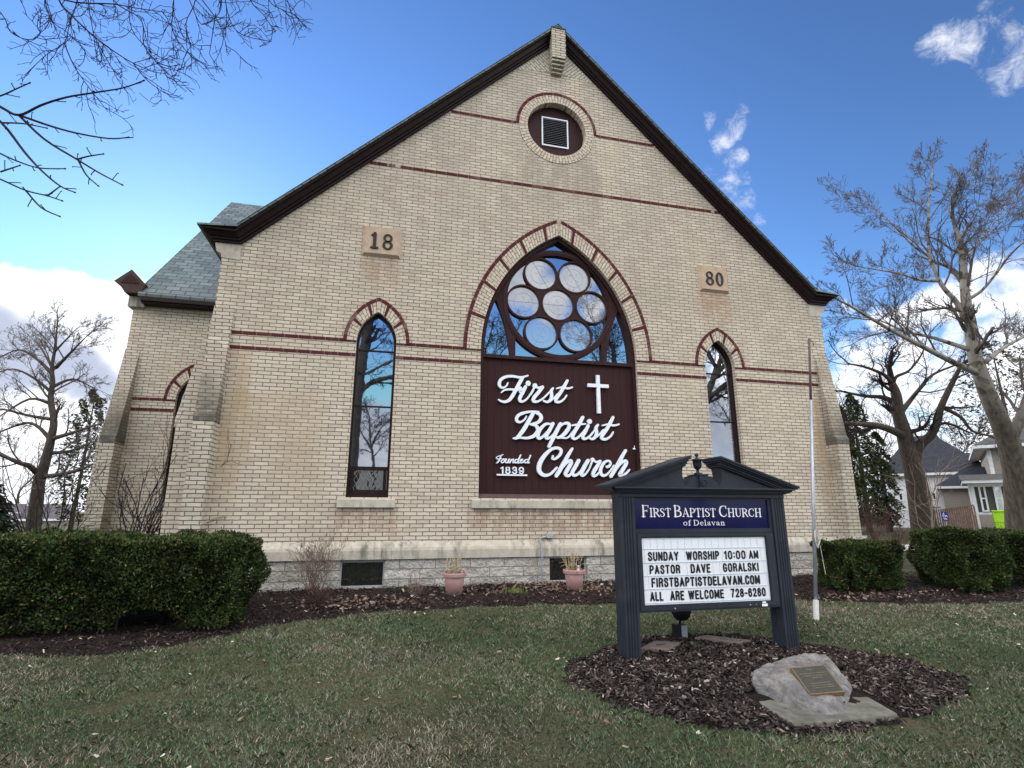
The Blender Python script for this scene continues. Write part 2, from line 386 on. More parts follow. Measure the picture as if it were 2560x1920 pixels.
def slate():
    m, N = new_mat('grey_slate_shingles'); s = N.new('ShaderNodeSeparateXYZ', {0: pos(N)})
    al = N.math('ADD', s.outputs[0], N.math('MULTIPLY', s.outputs[1], .0)); v = N.new('ShaderNodeCombineXYZ', {0: al, 1: N.math('MULTIPLY', s.outputs[2], 1.41)}).outputs[0]
    b = N.new('ShaderNodeTexBrick', {'Vector': v, 'Color1': (.075, .10, .105, 1), 'Color2': (.17, .20, .205, 1), 'Mortar': (.03, .038, .04, 1), 'Scale': 1.0, 'Mortar Size': .012,
                                     'Mortar Smooth': .1, 'Brick Width': .30, 'Row Height': .19, 'Bias': -.2}, offset=.5)
    col = N.mix(N.ramp(N.noise(pos(N), 1.6, 5), .45, .7, 0, .45), b.outputs['Color'], (.10, .125, .11))
    st = N.math('FRACT', N.math('DIVIDE', N.math('MULTIPLY', s.outputs[2], 1.41), .19))
    h = N.math('ADD', N.math('MULTIPLY', st, -1.0), N.math('SUBTRACT', 1.0, b.outputs['Fac']))
    finish(N, col, .55, h, .7, .02, 0, .4); return m
m_slate = slate()
m_moss = plain('mossy_slate_edge', (.075, .085, .068), .9, .3, 20, .15)
def glass(name, refl=.55, tint=(.62, .68, .78), dark=(.012, .013, .016), wav=.02):
    m, N = new_mat(name); p = pos(N)
    bmp = N.new('ShaderNodeBump', {'Height': N.noise(p, 3.5, 2), 'Strength': wav, 'Distance': .05})
    g = N.new('ShaderNodeBsdfGlossy', {'Color': (*tint, 1), 'Roughness': .015, 'Normal': bmp.outputs[0]})
    d = N.new('ShaderNodeBsdfDiffuse', {'Color': (*dark, 1)})
    mx = N.new('ShaderNodeMixShader', {0: refl, 1: d.outputs[0], 2: g.outputs[0]})
    N.new('ShaderNodeOutputMaterial', {'Surface': mx.outputs[0]}); return m
m_glass = glass('storm_glazing', .62, (.70, .75, .84), (.016, .017, .02), .006)
m_glassdark = glass('dark_pane', .22, (.55, .55, .55), (.018, .018, .018), .05)
m_frost = glass('etched_glazing', .55, (.74, .76, .80), (.26, .265, .275), .008)
m_etch = plain('etched_line', (.26, .30, .36), .5, .1, 10)
m_white = plain('white_painted_letters', (.74, .80, .88), .45, .05, 20, .4)
m_numeral = plain('dark_iron_numerals', (.022, .015, .014), .6, .2, 30)
m_alum = plain('aluminium_frame', (.42, .43, .44), .4, .1, 20, .5, .3)
m_galv = plain('galvanised_steel', (.36, .40, .45), .42, .12, 9, .5, .4, dirt=(.20, .18, .17))
m_rust = plain('rusty_dark_steel', (.10, .07, .07), .7, .3, 25)
m_pvc = plain('white_plastic_sleeve', (.66, .66, .62), .5, .08, 10, dirt=(.40, .30, .22))
m_rope = plain('pale_rope', (.55, .53, .48), .9, .2, 60)
def board_mat():
    m, N = new_mat('brown_beadboard'); s = N.new('ShaderNodeSeparateXYZ', {0: pos(N)}); p = pos(N)
    g = N.math('FRACT', N.math('DIVIDE', N.math('ADD', s.outputs[0], 10.0), .149))
    edge = N.math('MINIMUM', g, N.math('SUBTRACT', 1.0, g)); gro = N.ramp(edge, .02, .07)
    st = N.new('ShaderNodeVectorMath', {0: p, 1: (14, 1, .8)}, operation='MULTIPLY').outputs[0]
    c = N.mix(N.noise(st, 1.0, 5), (.030, .012, .013), (.043, .019, .019)); finish(N, c, .6, gro, .8, .012, 0, .1); return m
m_board = board_mat()
m_sign = plain('slate_blue_black_paint', (.024, .029, .041), .45, .14, 6, .2, dirt=(.055, .062, .072))
m_blue = plain('glossy_navy_panel', (.006, .006, .055), .10, .2, 3, .35)
m_signwhite = plain('white_sign_lettering', (.82, .82, .86), .4, .03, 20)
def letterboard():
    m, N = new_mat('white_letter_board'); p = pos(N); s = N.new('ShaderNodeSeparateXYZ', {0: p})
    c = N.mix(N.ramp(N.noise(p, 22, 6, .8), .5, .8, 0, .35), (.72, .76, .82), (.52, .55, .58)); finish(N, c, .35, None, 0, 0, 0, .4); return m
m_lboard = letterboard()
m_letter = plain('black_sign_letters', (.010, .010, .013), .5, .1, 20)
m_clearstrip = plain('letter_tile_edge', (.50, .55, .60), .3, .1, 30)

def attr_mat(name, rough=.8, spec=.15, trans=0.0):
    m, N = new_mat(name); a = N.new('ShaderNodeAttribute', attribute_name='Col')
    p = finish(N, a.outputs['Color'], rough, None, 0, 0, 0, spec)
    return m
m_grass = attr_mat('grass_blades', .6, .25); m_chip = attr_mat('bark_chips', .9, .1); m_leaf = attr_mat('evergreen_leaves', .55, .15); m_litter = attr_mat('dead_leaves', .8, .2)
def bark(name, a, b, scale=5.0, mott=None):
    m, N = new_mat(name); p = pos(N); st = N.new('ShaderNodeVectorMath', {0: p, 1: (3, 3, .8)}, operation='MULTIPLY').outputs[0]
    n = N.noise(st, scale, 6, .7); c = N.mix(N.ramp(n, .3, .7), a, b)
    if mott:
        z = N.new('ShaderNodeSeparateXYZ', {0: p}).outputs[2]
        f = N.math('MULTIPLY', N.ramp(N.noise(p, 3.5, 4, .6, .8), .40, .52), N.ramp(z, 2.2, 5.5, .0, .9)); c = N.mix(f, c, mott)
    finish(N, c, .9, n, .6, .03, 0, .15); return m
m_bark = bark('grey_brown_bark', (.05, .042, .036), (.12, .10, .085)); m_bark2 = bark('dark_bark', (.035, .029, .025), (.085, .07, .058))
m_plane = bark('flaking_pale_bark', (.045, .038, .033), (.115, .10, .085), 4, (.33, .31, .275)); m_twig = plain('twig_bark', (.13, .11, .10), .9, .25, 4, .1)
m_twigdark = plain('dark_twig_bark', (.030, .024, .026), .9, .2, 4, .1); m_twigred = plain('reddish_twigs', (.080, .042, .040), .8, .3, 6, .2)
m_twiggrey = plain('grey_shrub_twigs', (.20, .15, .125), .9, .3, 6, .1)

# ------------------------------------------------------------------ church
church = thing('brick_church', 'cream brick gabled church with pointed windows and a dark brown cornice', 'church', (0, 0, -1.13))
def arch_pts(cx, zs, c, r, n=20):
    """pointed arch from right spring over the apex to left spring; arc centres at cx -/+ c"""
    a1 = math.acos(c / r); P = [(cx - c + r * math.cos(a1 * i / n), zs + r * math.sin(a1 * i / n)) for i in range(n + 1)]
    return P + [(2 * cx - x, z) for x, z in P[-2::-1]]
def opening(cx, zb, zs, c, r, n=20):
    A = arch_pts(cx, zs, c, r, n); return [(A[-1][0], zb), (A[0][0], zb)] + A
def arch_band(name, mat, parent, cx, zs, ci, ri, co_, ro, y0, y1, t0=0.0, t1=1.0, n=26, sides=(1, -1), red=False, zb=None):
    m = M(); uvs = {}
    ai, ao = math.acos(ci / ri), math.acos(co_ / ro)
    for sd_ in sides:
        b = len(m.v); rows = []
        ts = [t0 + (t1 - t0) * i / n for i in range(n + 1)]
        for t in ts:
            xi, zi = -ci + ri * math.cos(ai * t), ri * math.sin(ai * t); xo, zo = -co_ + ro * math.cos(ao * t), ro * math.sin(ao * t)
            rows.append((xi, zi, xo, zo, t * ao * (ri + ro) / 2))
        if zb is not None: rows.insert(0, (ri - ci, zb - zs, ro - co_, zb - zs, zb - zs))
        for xi, zi, xo, zo, L in rows:
            for x, z, rad in ((xi, zi, 0), (xo, zo, math.hypot(xo - xi, zo - zi))):
                for y in (y0, y1):
                    uvs[len(m.v)] = (L, .25) if red else (rad + .03, L); m.v.append((cx + sd_ * x, y, zs + z))
        for i in range(len(rows) - 1):
            A, B = b + 4 * i, b + 4 * (i + 1); m.f += [(A, A + 2, B + 2, B), (A + 2, A + 3, B + 3, B + 2), (A + 1, A, B, B + 1)]
        e = b + 4 * (len(rows) - 1); m.f += [(b, b + 1, b + 3, b + 2), (e, e + 2, e + 3, e + 1)]
    o = m.build(name, mat, parent)
    uv = o.data.uv_layers.new(name='uv')
    for p in o.data.polygons:
        for li in p.loop_indices: uv.data[li].uv = uvs[o.data.loops[li].vertex_index]
    return o
ZU, ZL, SILL = 3.255, 2.98, .385
BIG = (0, ZU, 1.331, 3.0); BIGO = (1.312, 3.33)
SM = (.309, .675); SMO = (.352, .957); SMX = 3.665
win_holes = [opening(0, SILL, ZU, 1.331, 3.0, 24)] + [opening(s * SMX, SILL, ZU, *SM, 12) for s in (-1, 1)]
circ = [(.69 * math.cos(2 * math.pi * i / 48), 8.6 + .69 * math.sin(2 * math.pi * i / 48)) for i in range(48)]
m = M(); m.prism_y([(-6.5, -.45), (6.5, -.45), (6.5, 4.95), (6.2, 4.95), (0, 10.95), (-6.2, 4.95), (-6.5, 4.95)], 0, .35, win_holes + [circ])
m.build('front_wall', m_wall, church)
m = M(); m.box(-6.5, -6.2, .351, 18, -1.2, 4.95); m.box(6.2, 6.5, .351, 18, -1.2, 4.95); m.prism_y([(-6.5, -1.2), (6.5, -1.2), (6.5, 4.95), (0, 10.95), (-6.5, 4.95)], 17.7, 18)
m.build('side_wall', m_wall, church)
# foundation, water table
bw = [(-4.03, -3.292, -1.113, -.678), (-.336, .399, -1.114, -.67)]
m = M(); m.prism_y([(-6.58, -1.7), (6.58, -1.7), (6.58, -.66), (-6.58, -.66)], -.055, .3, [[(a, c), (b, c), (b, d), (a, d)] for a, b, c, d in bw]); m.build('foundation', m_found, church)
m = M(); m.sweep([(-6.52, -.657), (6.52, -.657)], [(0, -.01), (0, .095), (.145, .095), (.19, .080), (.285, .004), (.285, -.01)]); m.build('water_table', m_stone, church)
for a, b, c, d in bw:
    m = M(); f = .028
    m.prism_y([(a, c), (b, c), (b, d), (a, d)], .0, .05, [[(a + f, c + f), (b - f, c + f), (b - f, d - f), (a + f, d - f)]]); fr = m.build('basement_window', m_alum, church)
    m = M(); m.box(a + f, b - f, .02, .03, c + f, d - f); m.build('pane', m_glassdark, fr)
# cornice along the rakes, mitred into short returns at the eaves
PROF = [(0, -.02), (0, .05), (.04, .05), (.048, .085), (.08, .088), (.088, .12), (.155, .165), (.162, .215), (.19, .22), (.19, -.02)]
def cornice():
    m = M(); m.sweep([(-6.62, 4.95), (-6.2, 4.95), (0, 10.95), (6.2, 4.95), (6.62, 4.95)], PROF)
    k = len(PROF)
    for i in range(k):
        x, y, z = m.v[i]; m.v[i] = (-6.62 - PROF[i][1], y, z); j = 4 * k + i; x, y, z = m.v[j]; m.v[j] = (6.62 + PROF[i][1], y, z)
    for s in (-1, 1):                                     # eaves running back along the side walls
        b = len(m.v)
        for yb in (None, 3.2 if s < 0 else 17.9):
            for n_, o_ in PROF: m.v.append((s * (6.621 + o_), -o_ if yb is None else yb, 4.95 + n_))
        for i in range(k):
            i2 = (i + 1) % k; m.f.append((b + i, b + i2, b + k + i2, b + k + i))
    return m.build('cornice', m_darkbrown, church)
cornice()
zr = 10.95 + .264
m = M(); m.prism_y([(-6.90, 5.146), (-6.25, 5.19), (0, zr), (6.25, 5.19), (6.90, 5.146), (6.90, 5.178), (6.25, 5.225), (0, zr + .04), (-6.25, 5.225), (-6.90, 5.178)], -.25, 18.1); m.build('roof', m_slate, church)
m = M()
for s in (-1, 1): m.prism_y([(s * 6.25, 5.227), (0, zr + .042), (0, zr + .058), (s * 6.25, 5.243)], -.258, -.12)
m.build('roof_edge', m_moss, church)
# corbelled finial at the apex
m = M(); m.box(-.165, .165, -.27, .1, 10.30, 11.10)
for i in range(4): m.box(-.163 + .012 * i, .163 - .012 * i, -.235 + .052 * i, .05, 10.30 - .065 * (i + 1), 10.30 - .065 * i - .004)
m.build('finial', m_butt, church)
m = M(); m.add([(-.18, -.285, 11.10), (.18, -.285, 11.10), (.18, .1, 11.10), (-.18, .1, 11.10), (-.18, -.285, 11.14), (.18, -.285, 11.14), (.18, .1, 11.14), (-.18, .1, 11.14), (0, -.09, 11.25)],
    [(0, 1, 5, 4), (1, 2, 6, 5), (2, 3, 7, 6), (3, 0, 4, 7), (4, 5, 8), (5, 6, 8), (6, 7, 8), (7, 4, 8), (3, 2, 1, 0)]); m.build('finial_cap', m_moss, church)
for s in (-1, 1):                                        # diagonal brick at the apex
    m = M(); m.prism_y([(s * .166, 10.10), (s * .166, 10.765), (s * .93, 10.03), (s * .80, 10.05)], -.004, .0, back=False); o = m.build('diagonal_brickwork', m_herring, church)
    uv_from(o, lambda c, n, s=s: ((c.x * s + c.z) * .7071, (c.z - c.x * s) * .7071))
# kneeler stones, date stones
for s in (-1, 1):
    m = M(); m.prism_y([(s * 6.195, 4.945), (s * 6.195, 4.64), (s * 6.505, 4.66), (s * 6.52, 4.74), (s * 6.60, 4.78), (s * 6.64, 4.945)], -.012, .3); m.build('kneeler_stone', m_stone, church)
    x0, x1 = sorted((s * 3.305, s * 4.058)); z0, z1 = 4.99, 5.622; e = .055
    m = M(); m.add([(x0, -.002, z0), (x1, -.002, z0), (x1, -.002, z1), (x0, -.002, z1), (x0 + e, -.06, z0 + e), (x1 - e, -.06, z0 + e), (x1 - e, -.06, z1 - .02), (x0 + e, -.06, z1 - .02)],
                   [(0, 1, 5, 4), (1, 2, 6, 5), (2, 3, 7, 6), (3, 0, 4, 7), (4, 5, 6, 7)]); st = m.build('date_stone', m_datestone, church)
    # slab-serif numerals
    m = M(); cx = (x0 + x1) / 2; y0, y1 = -.078, -.058
    def one(x):
        m.ribbon([(x, 5.16), (x, 5.46)], .062, y0, y1, 1); m.ribbon([(x - .06, 5.155), (x + .06, 5.155)], .04, y0 - .001, y1, 1); m.ribbon([(x - .055, 5.415), (x, 5.46)], .035, y0 - .002, y1, 1)
    def ring_e(x, z, rx, rz, wx, wz):
        n = 28; b = len(m.v)
        for i in range(n):
            a = 2 * math.pi * i / n; c, s_ = math.cos(a), math.sin(a)
            for q in (0, 1):
                for y in (y0, y1): m.v.append((x + (rx - (0 if q else wx)) * c, y, z + (rz - (0 if q else wz)) * s_))
        for i in range(n):
            A, B = b + 4 * i, b + 4 * ((i + 1) % n); m.f += [(A, A + 2, B + 2, B), (A + 2, A + 3, B + 3, B + 2), (A + 1, A, B, B + 1)]
    def eight(x): ring_e(x, 5.385, .088, .088, .045, .028); y_ = 0; ring_e(x, 5.232, .10, .092, .052, .028)
    def zero(x): ring_e(x, 5.307, .098, .166, .056, .03)
    if s < 0: one(cx - .14); eight(cx + .11)
    else: eight(cx - .125); zero(cx + .125)
    m.build('numeral', m_numeral, st)
# belts
def band(name, x0, x1, z, parent=church, y=0, h=.062):
    m = M(); m.box(x0, x1, y - .007, y - .0005, z - h / 2, z + h / 2); o = m.build(name, m_red, parent); uv_from(o, lambda c, n: (c.x, .25))
for z in (ZU, ZL):
    for a, b in ((-6.2, -SMX - .367), (-SMX + .367, -1.67), (1.67, SMX - .367), (SMX + .367, 6.2)): band('belt_course', a, b, z)
band('belt_course', -4.02, 4.02, 7.06)
for s in (-1, 1): band('belt_course', *sorted((s * .955, s * 2.40)), 8.60)
# brick arches
arch_band('arch_surround', m_arch, church, 0, ZU, 1.331, 3.001, 1.312, 3.265, -.013, -.001)
arch_band('hood_mould', m_red, church, 0, ZU, 1.312, 3.266, 1.312, 3.335, -.020, -.001, red=True, n=30)
for s in (-1, 1):
    arch_band('arch_surround', m_arch, church, s * SMX, ZU, .309, .676, .352, .895, -.013, -.001, n=14)
    arch_band('hood_mould', m_red, church, s * SMX, ZU, .352, .896, .352, .960, -.020, -.001, red=True, n=16)
def stripes(cx, zs, ci, ri, co_, ro, ts, w, y=-.017):
    for t in ts:
        for sd_ in (1, -1): arch_band('red_voussoir', m_redsolid, church, cx, zs, ci, ri, co_, ro, y, -.001, t - w, t + w, n=2, sides=(sd_,))
stripes(0, ZU, 1.331, 3.001, 1.312, 3.266, (.2, .395, .56, .73, .90), .0095)
for s in (-1, 1): stripes(s * SMX, ZU, .309, .676, .352, .896, (.42, .80), .032)
# round vent
m = M(); m.ring(0, 8.6, .69, .885, -.013, -.001, n=72); o = m.build('arch_surround', m_arch, church)
uv_from(o, lambda c, n: (math.hypot(c.x, c.z - 8.6) - .69 + .02, math.atan2(c.z - 8.6, c.x) * .8))
m = M(); m.ring(0, 8.6, .886, .952, -.020, -.001, 0, 180, n=40); o = m.build('hood_mould', m_red, church); uv_from(o, lambda c, n: (math.atan2(c.z - 8.6, c.x) * .92, .25))
m = M(); m.prism_y([(.685 * math.cos(2 * math.pi * i / 40), 8.6 + .685 * math.sin(2 * math.pi * i / 40)) for i in range(40)], .15, .19, [[(-.29, 8.25), (.29, 8.25), (.29, 8.975), (-.29, 8.975)]]); vent = m.build('round_vent', m_brown, church)
m = M(); m.prism_y([(-.317, 8.235), (.317, 8.235), (.317, 8.99), (-.317, 8.99)], .125, .149, [[(-.29, 8.262), (.29, 8.262), (.29, 8.963), (-.29, 8.963)]]); m.build('vent_frame', m_white, vent)
m = M()
for i in range(15):
    z = 8.278 + i * .0465; m.add([(-.289, .128, z), (.289, .128, z), (.289, .172, z + .036), (-.289, .172, z + .036), (-.289, .131, z - .004), (.289, .131, z - .004), (.289, .175, z + .032), (-.289, .175, z + .032)],
                                 [(0, 1, 2, 3), (7, 6, 5, 4), (0, 4, 5, 1), (2, 6, 7, 3)])
m.build('louvre', plain('grey_louvre', (.40, .42, .45), .5, .1, 9), vent)
m = M(); m.box(-.3, .3, .22, .24, 8.2, 9.0); m.build('vent_back', plain('vent_dark', (.01, .01, .012), .9), vent)
# sills
for x0, x1, z0, z1 in ((-SMX - .50, -SMX + .49, .21, .384), (SMX - .49, SMX + .50, .21, .384), (-1.80, 1.80, .205, .384)):
    m = M(); m.box(x0, x1, -.06, .16, z0, z1 - .002)
    for i in (4, 5): pass
    m.v = [(x, y, z - (.03 if (z > .3 and y < 0) else 0)) for x, y, z in m.v]; m.build('window_sill', m_stone, church, bevel=.008)
# small lancet windows
def lancet(cx, dz=0, dy=0, parent=church):
    z_s, zb = ZU + dz, SILL + dz
    m = M(); O = opening(cx, zb, z_s, .309, .674, 12); I = opening(cx, zb + .06, z_s, .309, .632, 12)
    m.prism_y(O, .10 + dy, .20 + dy, [I]); fr = m.build('lancet_window', m_darkbrown, parent)
    m = M(); m.prism_y(opening(cx, zb + .05, z_s, .309, .64, 12), .165 + dy, .172 + dy); m.build('pane', m_glass, fr)
    m = M()
    for z in (3.12, 2.045): m = M(); m.box(cx - .325, cx + .325, .145 + dy, .18 + dy, z + dz - .014, z + dz + .014); m.build('glazing_bar', m_darkbrown, fr)
    m = M(); m.box(cx - .325, cx + .325, .13 + dy, .18 + dy, .87 + dz, .935 + dz); m.build('transom', m_darkbrown, fr); m = M(); m.box(cx - .325, cx + .325, .135 + dy, .18 + dy, .44 + dz, .52 + dz)
    for s in (-1, 1): m.box(cx + s * .29 - .03, cx + s * .29 + .03, .135 + dy, .18 + dy, .521 + dz, .869 + dz)
    m.build('sash', m_darkbrown, fr)
    m = M(); m.box(cx - .262, cx + .262, .158 + dy, .163 + dy, .521 + dz, .869 + dz); p2 = m.build('diamond_pane', m_glassdark, fr)
    m = M(); x0, x1, z0, z1 = cx - .26, cx + .26, .522 + dz, .868 + dz
    for sg in (-1, 1):
        for k in range(-8, 9):
            c = cx + k * .085; pts = []
            for z in np.linspace(z0, z1, 9):
                x = c + sg * (z - (z0 + z1) / 2) * .62
                if x0 < x < x1: pts.append((x, z))
            if len(pts) > 1: m.ribbon([pts[0], pts[-1]], .006, .152 + dy + .001 * sg, .157 + dy, 1)
    m.build('leading', plain('lead_came', (.20, .21, .22), .5), p2)
lancet(-SMX); lancet(SMX)
# the great window: tracery above, boarded panel below
m = M(); m.prism_y(opening(0, SILL, ZU, 1.331, 2.998, 24), .07, .21, [opening(0, 3.20, ZU, 1.331, 2.915, 24), [(-1.60, .47), (1.60, .47), (1.60, 3.13), (-1.60, 3.13)]]); big = m.build('great_window', m_brown, church)
m = M(); m.box(-1.601, 1.601, .13, .16, .468, 3.132); panel = m.build('board_panel', m_board, big)
m = M(); m.box(-1.66, 1.66, .03, .069, SILL + .002, .465); m.v = [(x, y + (.02 if z > .42 and y < .05 else 0), z) for x, y, z in m.v]; m.build('bottom_rail', plain('greyed_brown_rail', (.075, .046, .048), .6, .15, 8), big)
m = M(); m.prism_y(opening(0, 3.19, ZU, 1.331, 2.93, 24), .190, .196); m.build('pane', m_glass, big)
ZC, SP, RC = 4.412, .755, .34
cs = [(0, ZC)] + [(SP * math.cos(R(60 * k)), ZC + SP * math.sin(R(60 * k))) for k in range(6)]
m = M(); m.ring(0, ZC, 1.115, 1.235, .118, .20, n=72); m.ring(0, ZC, 1.15, 1.20, .108, .119, n=72)
for i, (x, z) in enumerate(cs): m.ring(x, z, RC, .3765, .128 + .003 * (i % 3 == 0), .20, n=40)
for k in range(6):                                       # brown infill between neighbouring roundels
    A, B = cs[1 + k], cs[1 + (k + 1) % 6]; poly = []
    for c, a0 in ((cs[0], 60 * k), (A, 60 * k + 120), (B, 60 * k + 240)):
        arc = [(c[0] + .36 * math.cos(R(a)), c[1] + .36 * math.sin(R(a))) for a in np.linspace(a0 + 60, a0, 9)] if c is not cs[0] else [(c[0] + .36 * math.cos(R(a)), c[1] + .36 * math.sin(R(a))) for a in np.linspace(a0 + 60, a0, 9)]
        poly.append(arc)
    # centre arc runs k+60 -> k ; A faces centre/B ; B faces A/centre
    arcA = [(A[0] + .36 * math.cos(R(a)), A[1] + .36 * math.sin(R(a))) for a in np.linspace(60 * k + 180, 60 * k + 120, 9)]
    arcB = [(B[0] + .36 * math.cos(R(a)), B[1] + .36 * math.sin(R(a))) for a in np.linspace(60 * k + 300, 60 * k + 240, 9)]
    m.prism_y(poly[0] + arcA + arcB, .137, .19)
for s in (-1, 1):
    m.ribbon([(s * .995, 3.22), (s * 1.04, 3.55), (s * 1.12, 3.9), (s * 1.22, 4.2), (s * 1.34, 4.55), (s * 1.37, 4.7)], [.09, .09, .09, .10, .14, .2], .123, .20)
    m.ribbon([(s * .98, 3.2), (s * .975, 3.80)], .085, .126, .20, 1)
    m.ribbon([(s * 1.28, 4.40), (s * 1.19, 4.8), (s * 1.0, 5.18), (s * .72, 5.5)], [.15, .26, .26, .12], .121, .20)
m.build('tracery', m_brown, big)
m = M()
for x, z in cs:
    b = len(m.v); m.v += [(x + (RC + .01) * math.cos(2 * math.pi * i / 36), .178, z + (RC + .01) * math.sin(2 * math.pi * i / 36)) for i in range(36)]; m.f.append(tuple(range(b, b + 36)))
ro = m.build('etched_roundel', m_frost, big, fix=True)
m = M()
for i, (x, z) in enumerate(cs):
    m.ring(x, z, .205, .208, .174, .177, n=36)
    ang = [0, 0, 120, -60, 0, 60, -60][i]; c, s = math.cos(R(ang)), math.sin(R(ang)); m.ribbon([(x - .33 * c, z - .33 * s), (x + .33 * c, z + .33 * s)], .006, .173, .176, 1)
    for k in range(4): a = R(90 * k + 20 * i); m.ribbon([(x + .06 * math.cos(a), z + .06 * math.sin(a)), (x + .13 * math.cos(a + .3), z + .13 * math.sin(a + .3))], .004, .174, .177, 1)
m.build('etched_motif', m_etch, ro)
# script lettering, traced stroke by stroke in the plane of the boards
def Z2(a, b): q = PX(1180 + a / 4.4848, 900 + b / 4.4848, .085); return (q.x, q.z)
UPX = (PX(1281, 1000, .085) - PX(1280, 1000, .085)).length / 4.4848
def script(strokes, name, front=.065, back=.115):
    m = M()
    for i, (pts, w) in enumerate(strokes):
        ww = [q * UPX for q in w] if hasattr(w, '__len__') else w * UPX
        m.ribbon([Z2(*p) for p in pts], ww, front + .0007 * i, back, 5)
    return m.build(name, m_white, panel)
def dot(a, b, r_): return ([(a - .5, b), (a + .5, b)], 2 * r_)
FIRST = [([(622, 176), (540, 196), (450, 184), (375, 190), (320, 222), (302, 268), (315, 303), (348, 312), (382, 290), (398, 258)], [16, 26, 28, 30, 34, 34, 28, 20, 18, 16]),
    ([(560, 200), (525, 265), (490, 330), (455, 395), (415, 448), (365, 470), (320, 462), (294, 445)], [40, 40, 40, 40, 36, 28, 22, 16]), ([(326, 366), (362, 338), (430, 330), (500, 338), (545, 318)], [14, 20, 22, 22, 18]),
    ([(505, 330), (540, 306), (556, 330), (530, 352), (548, 372), (585, 345)], 15), ([(596, 300), (568, 360), (535, 420), (536, 458), (570, 464), (618, 430), (660, 370)], [36, 38, 38, 34, 24, 20, 18]), dot(626, 262, 30),
    ([(655, 385), (685, 330), (700, 292)], 22), dot(702, 290, 29), ([(712, 300), (745, 312), (790, 300)], [24, 26, 30]), ([(786, 305), (740, 365), (690, 425), (690, 462), (735, 464), (800, 425), (860, 365), (905, 318)], [38, 40, 40, 36, 24, 20, 18, 16]),
    ([(905, 315), (885, 350), (890, 400), (880, 445), (840, 470), (800, 458)], [22, 36, 38, 36, 26, 22]), ([(835, 468), (900, 440), (955, 380)], 16),
    ([(1066, 230), (1030, 295), (985, 370), (940, 435), (940, 466), (985, 468), (1030, 435), (1058, 395)], [30, 38, 40, 40, 34, 26, 20, 16]), ([(948, 318), (1010, 306), (1070, 318), (1122, 305)], [16, 22, 24, 18])]
BAPT = [([(745, 580), (680, 578), (600, 588), (530, 612), (498, 650), (505, 690), (545, 695), (588, 665), (606, 632)], [14, 20, 28, 34, 34, 30, 22, 18, 14]), ([(680, 600), (630, 690), (570, 790), (505, 870), (462, 878)], [40, 44, 44, 34, 18]),
    ([(700, 590), (755, 610), (772, 655), (735, 700), (650, 722)], [22, 36, 40, 34, 20]), ([(650, 722), (710, 735), (738, 785), (700, 845), (620, 875), (540, 872), (470, 880)], [20, 34, 42, 40, 28, 22, 18]),
    ([(880, 718), (820, 720), (760, 780), (735, 850), (755, 878), (800, 850), (860, 780)], [20, 30, 38, 40, 34, 24, 20]), ([(905, 712), (870, 780), (830, 850), (840, 878), (890, 855), (945, 790), (975, 730)], [36, 40, 40, 34, 22, 20, 18]),
    ([(990, 715), (950, 790), (905, 880), (862, 968)], [38, 42, 42, 36]), ([(975, 750), (1030, 712), (1080, 715), (1080, 765), (1030, 830), (975, 868), (930, 860)], [18, 28, 38, 42, 40, 30, 20]), ([(985, 870), (1070, 870), (1130, 800)], 18),
    ([(1240, 640), (1195, 725), (1140, 815), (1125, 868), (1165, 880), (1225, 830), (1290, 745)], [34, 40, 42, 38, 26, 20, 18]), ([(1118, 732), (1190, 722), (1270, 715)], [18, 24, 16]),
    ([(1300, 735), (1268, 800), (1240, 850), (1255, 882), (1310, 860), (1370, 790), (1412, 728)], [36, 40, 40, 32, 22, 18, 16]), dot(1316, 688, 29), ([(1412, 725), (1388, 760), (1395, 815), (1380, 860), (1345, 885), (1312, 872)], [22, 36, 38, 36, 26, 20]),
    ([(1345, 884), (1410, 850), (1470, 780)], 16), ([(1580, 640), (1545, 710), (1500, 785), (1455, 850), (1460, 882), (1505, 884), (1555, 850), (1582, 805)], [30, 38, 40, 40, 34, 26, 20, 16]), ([(1460, 732), (1525, 720), (1585, 732), (1645, 718)], [16, 22, 24, 18])]
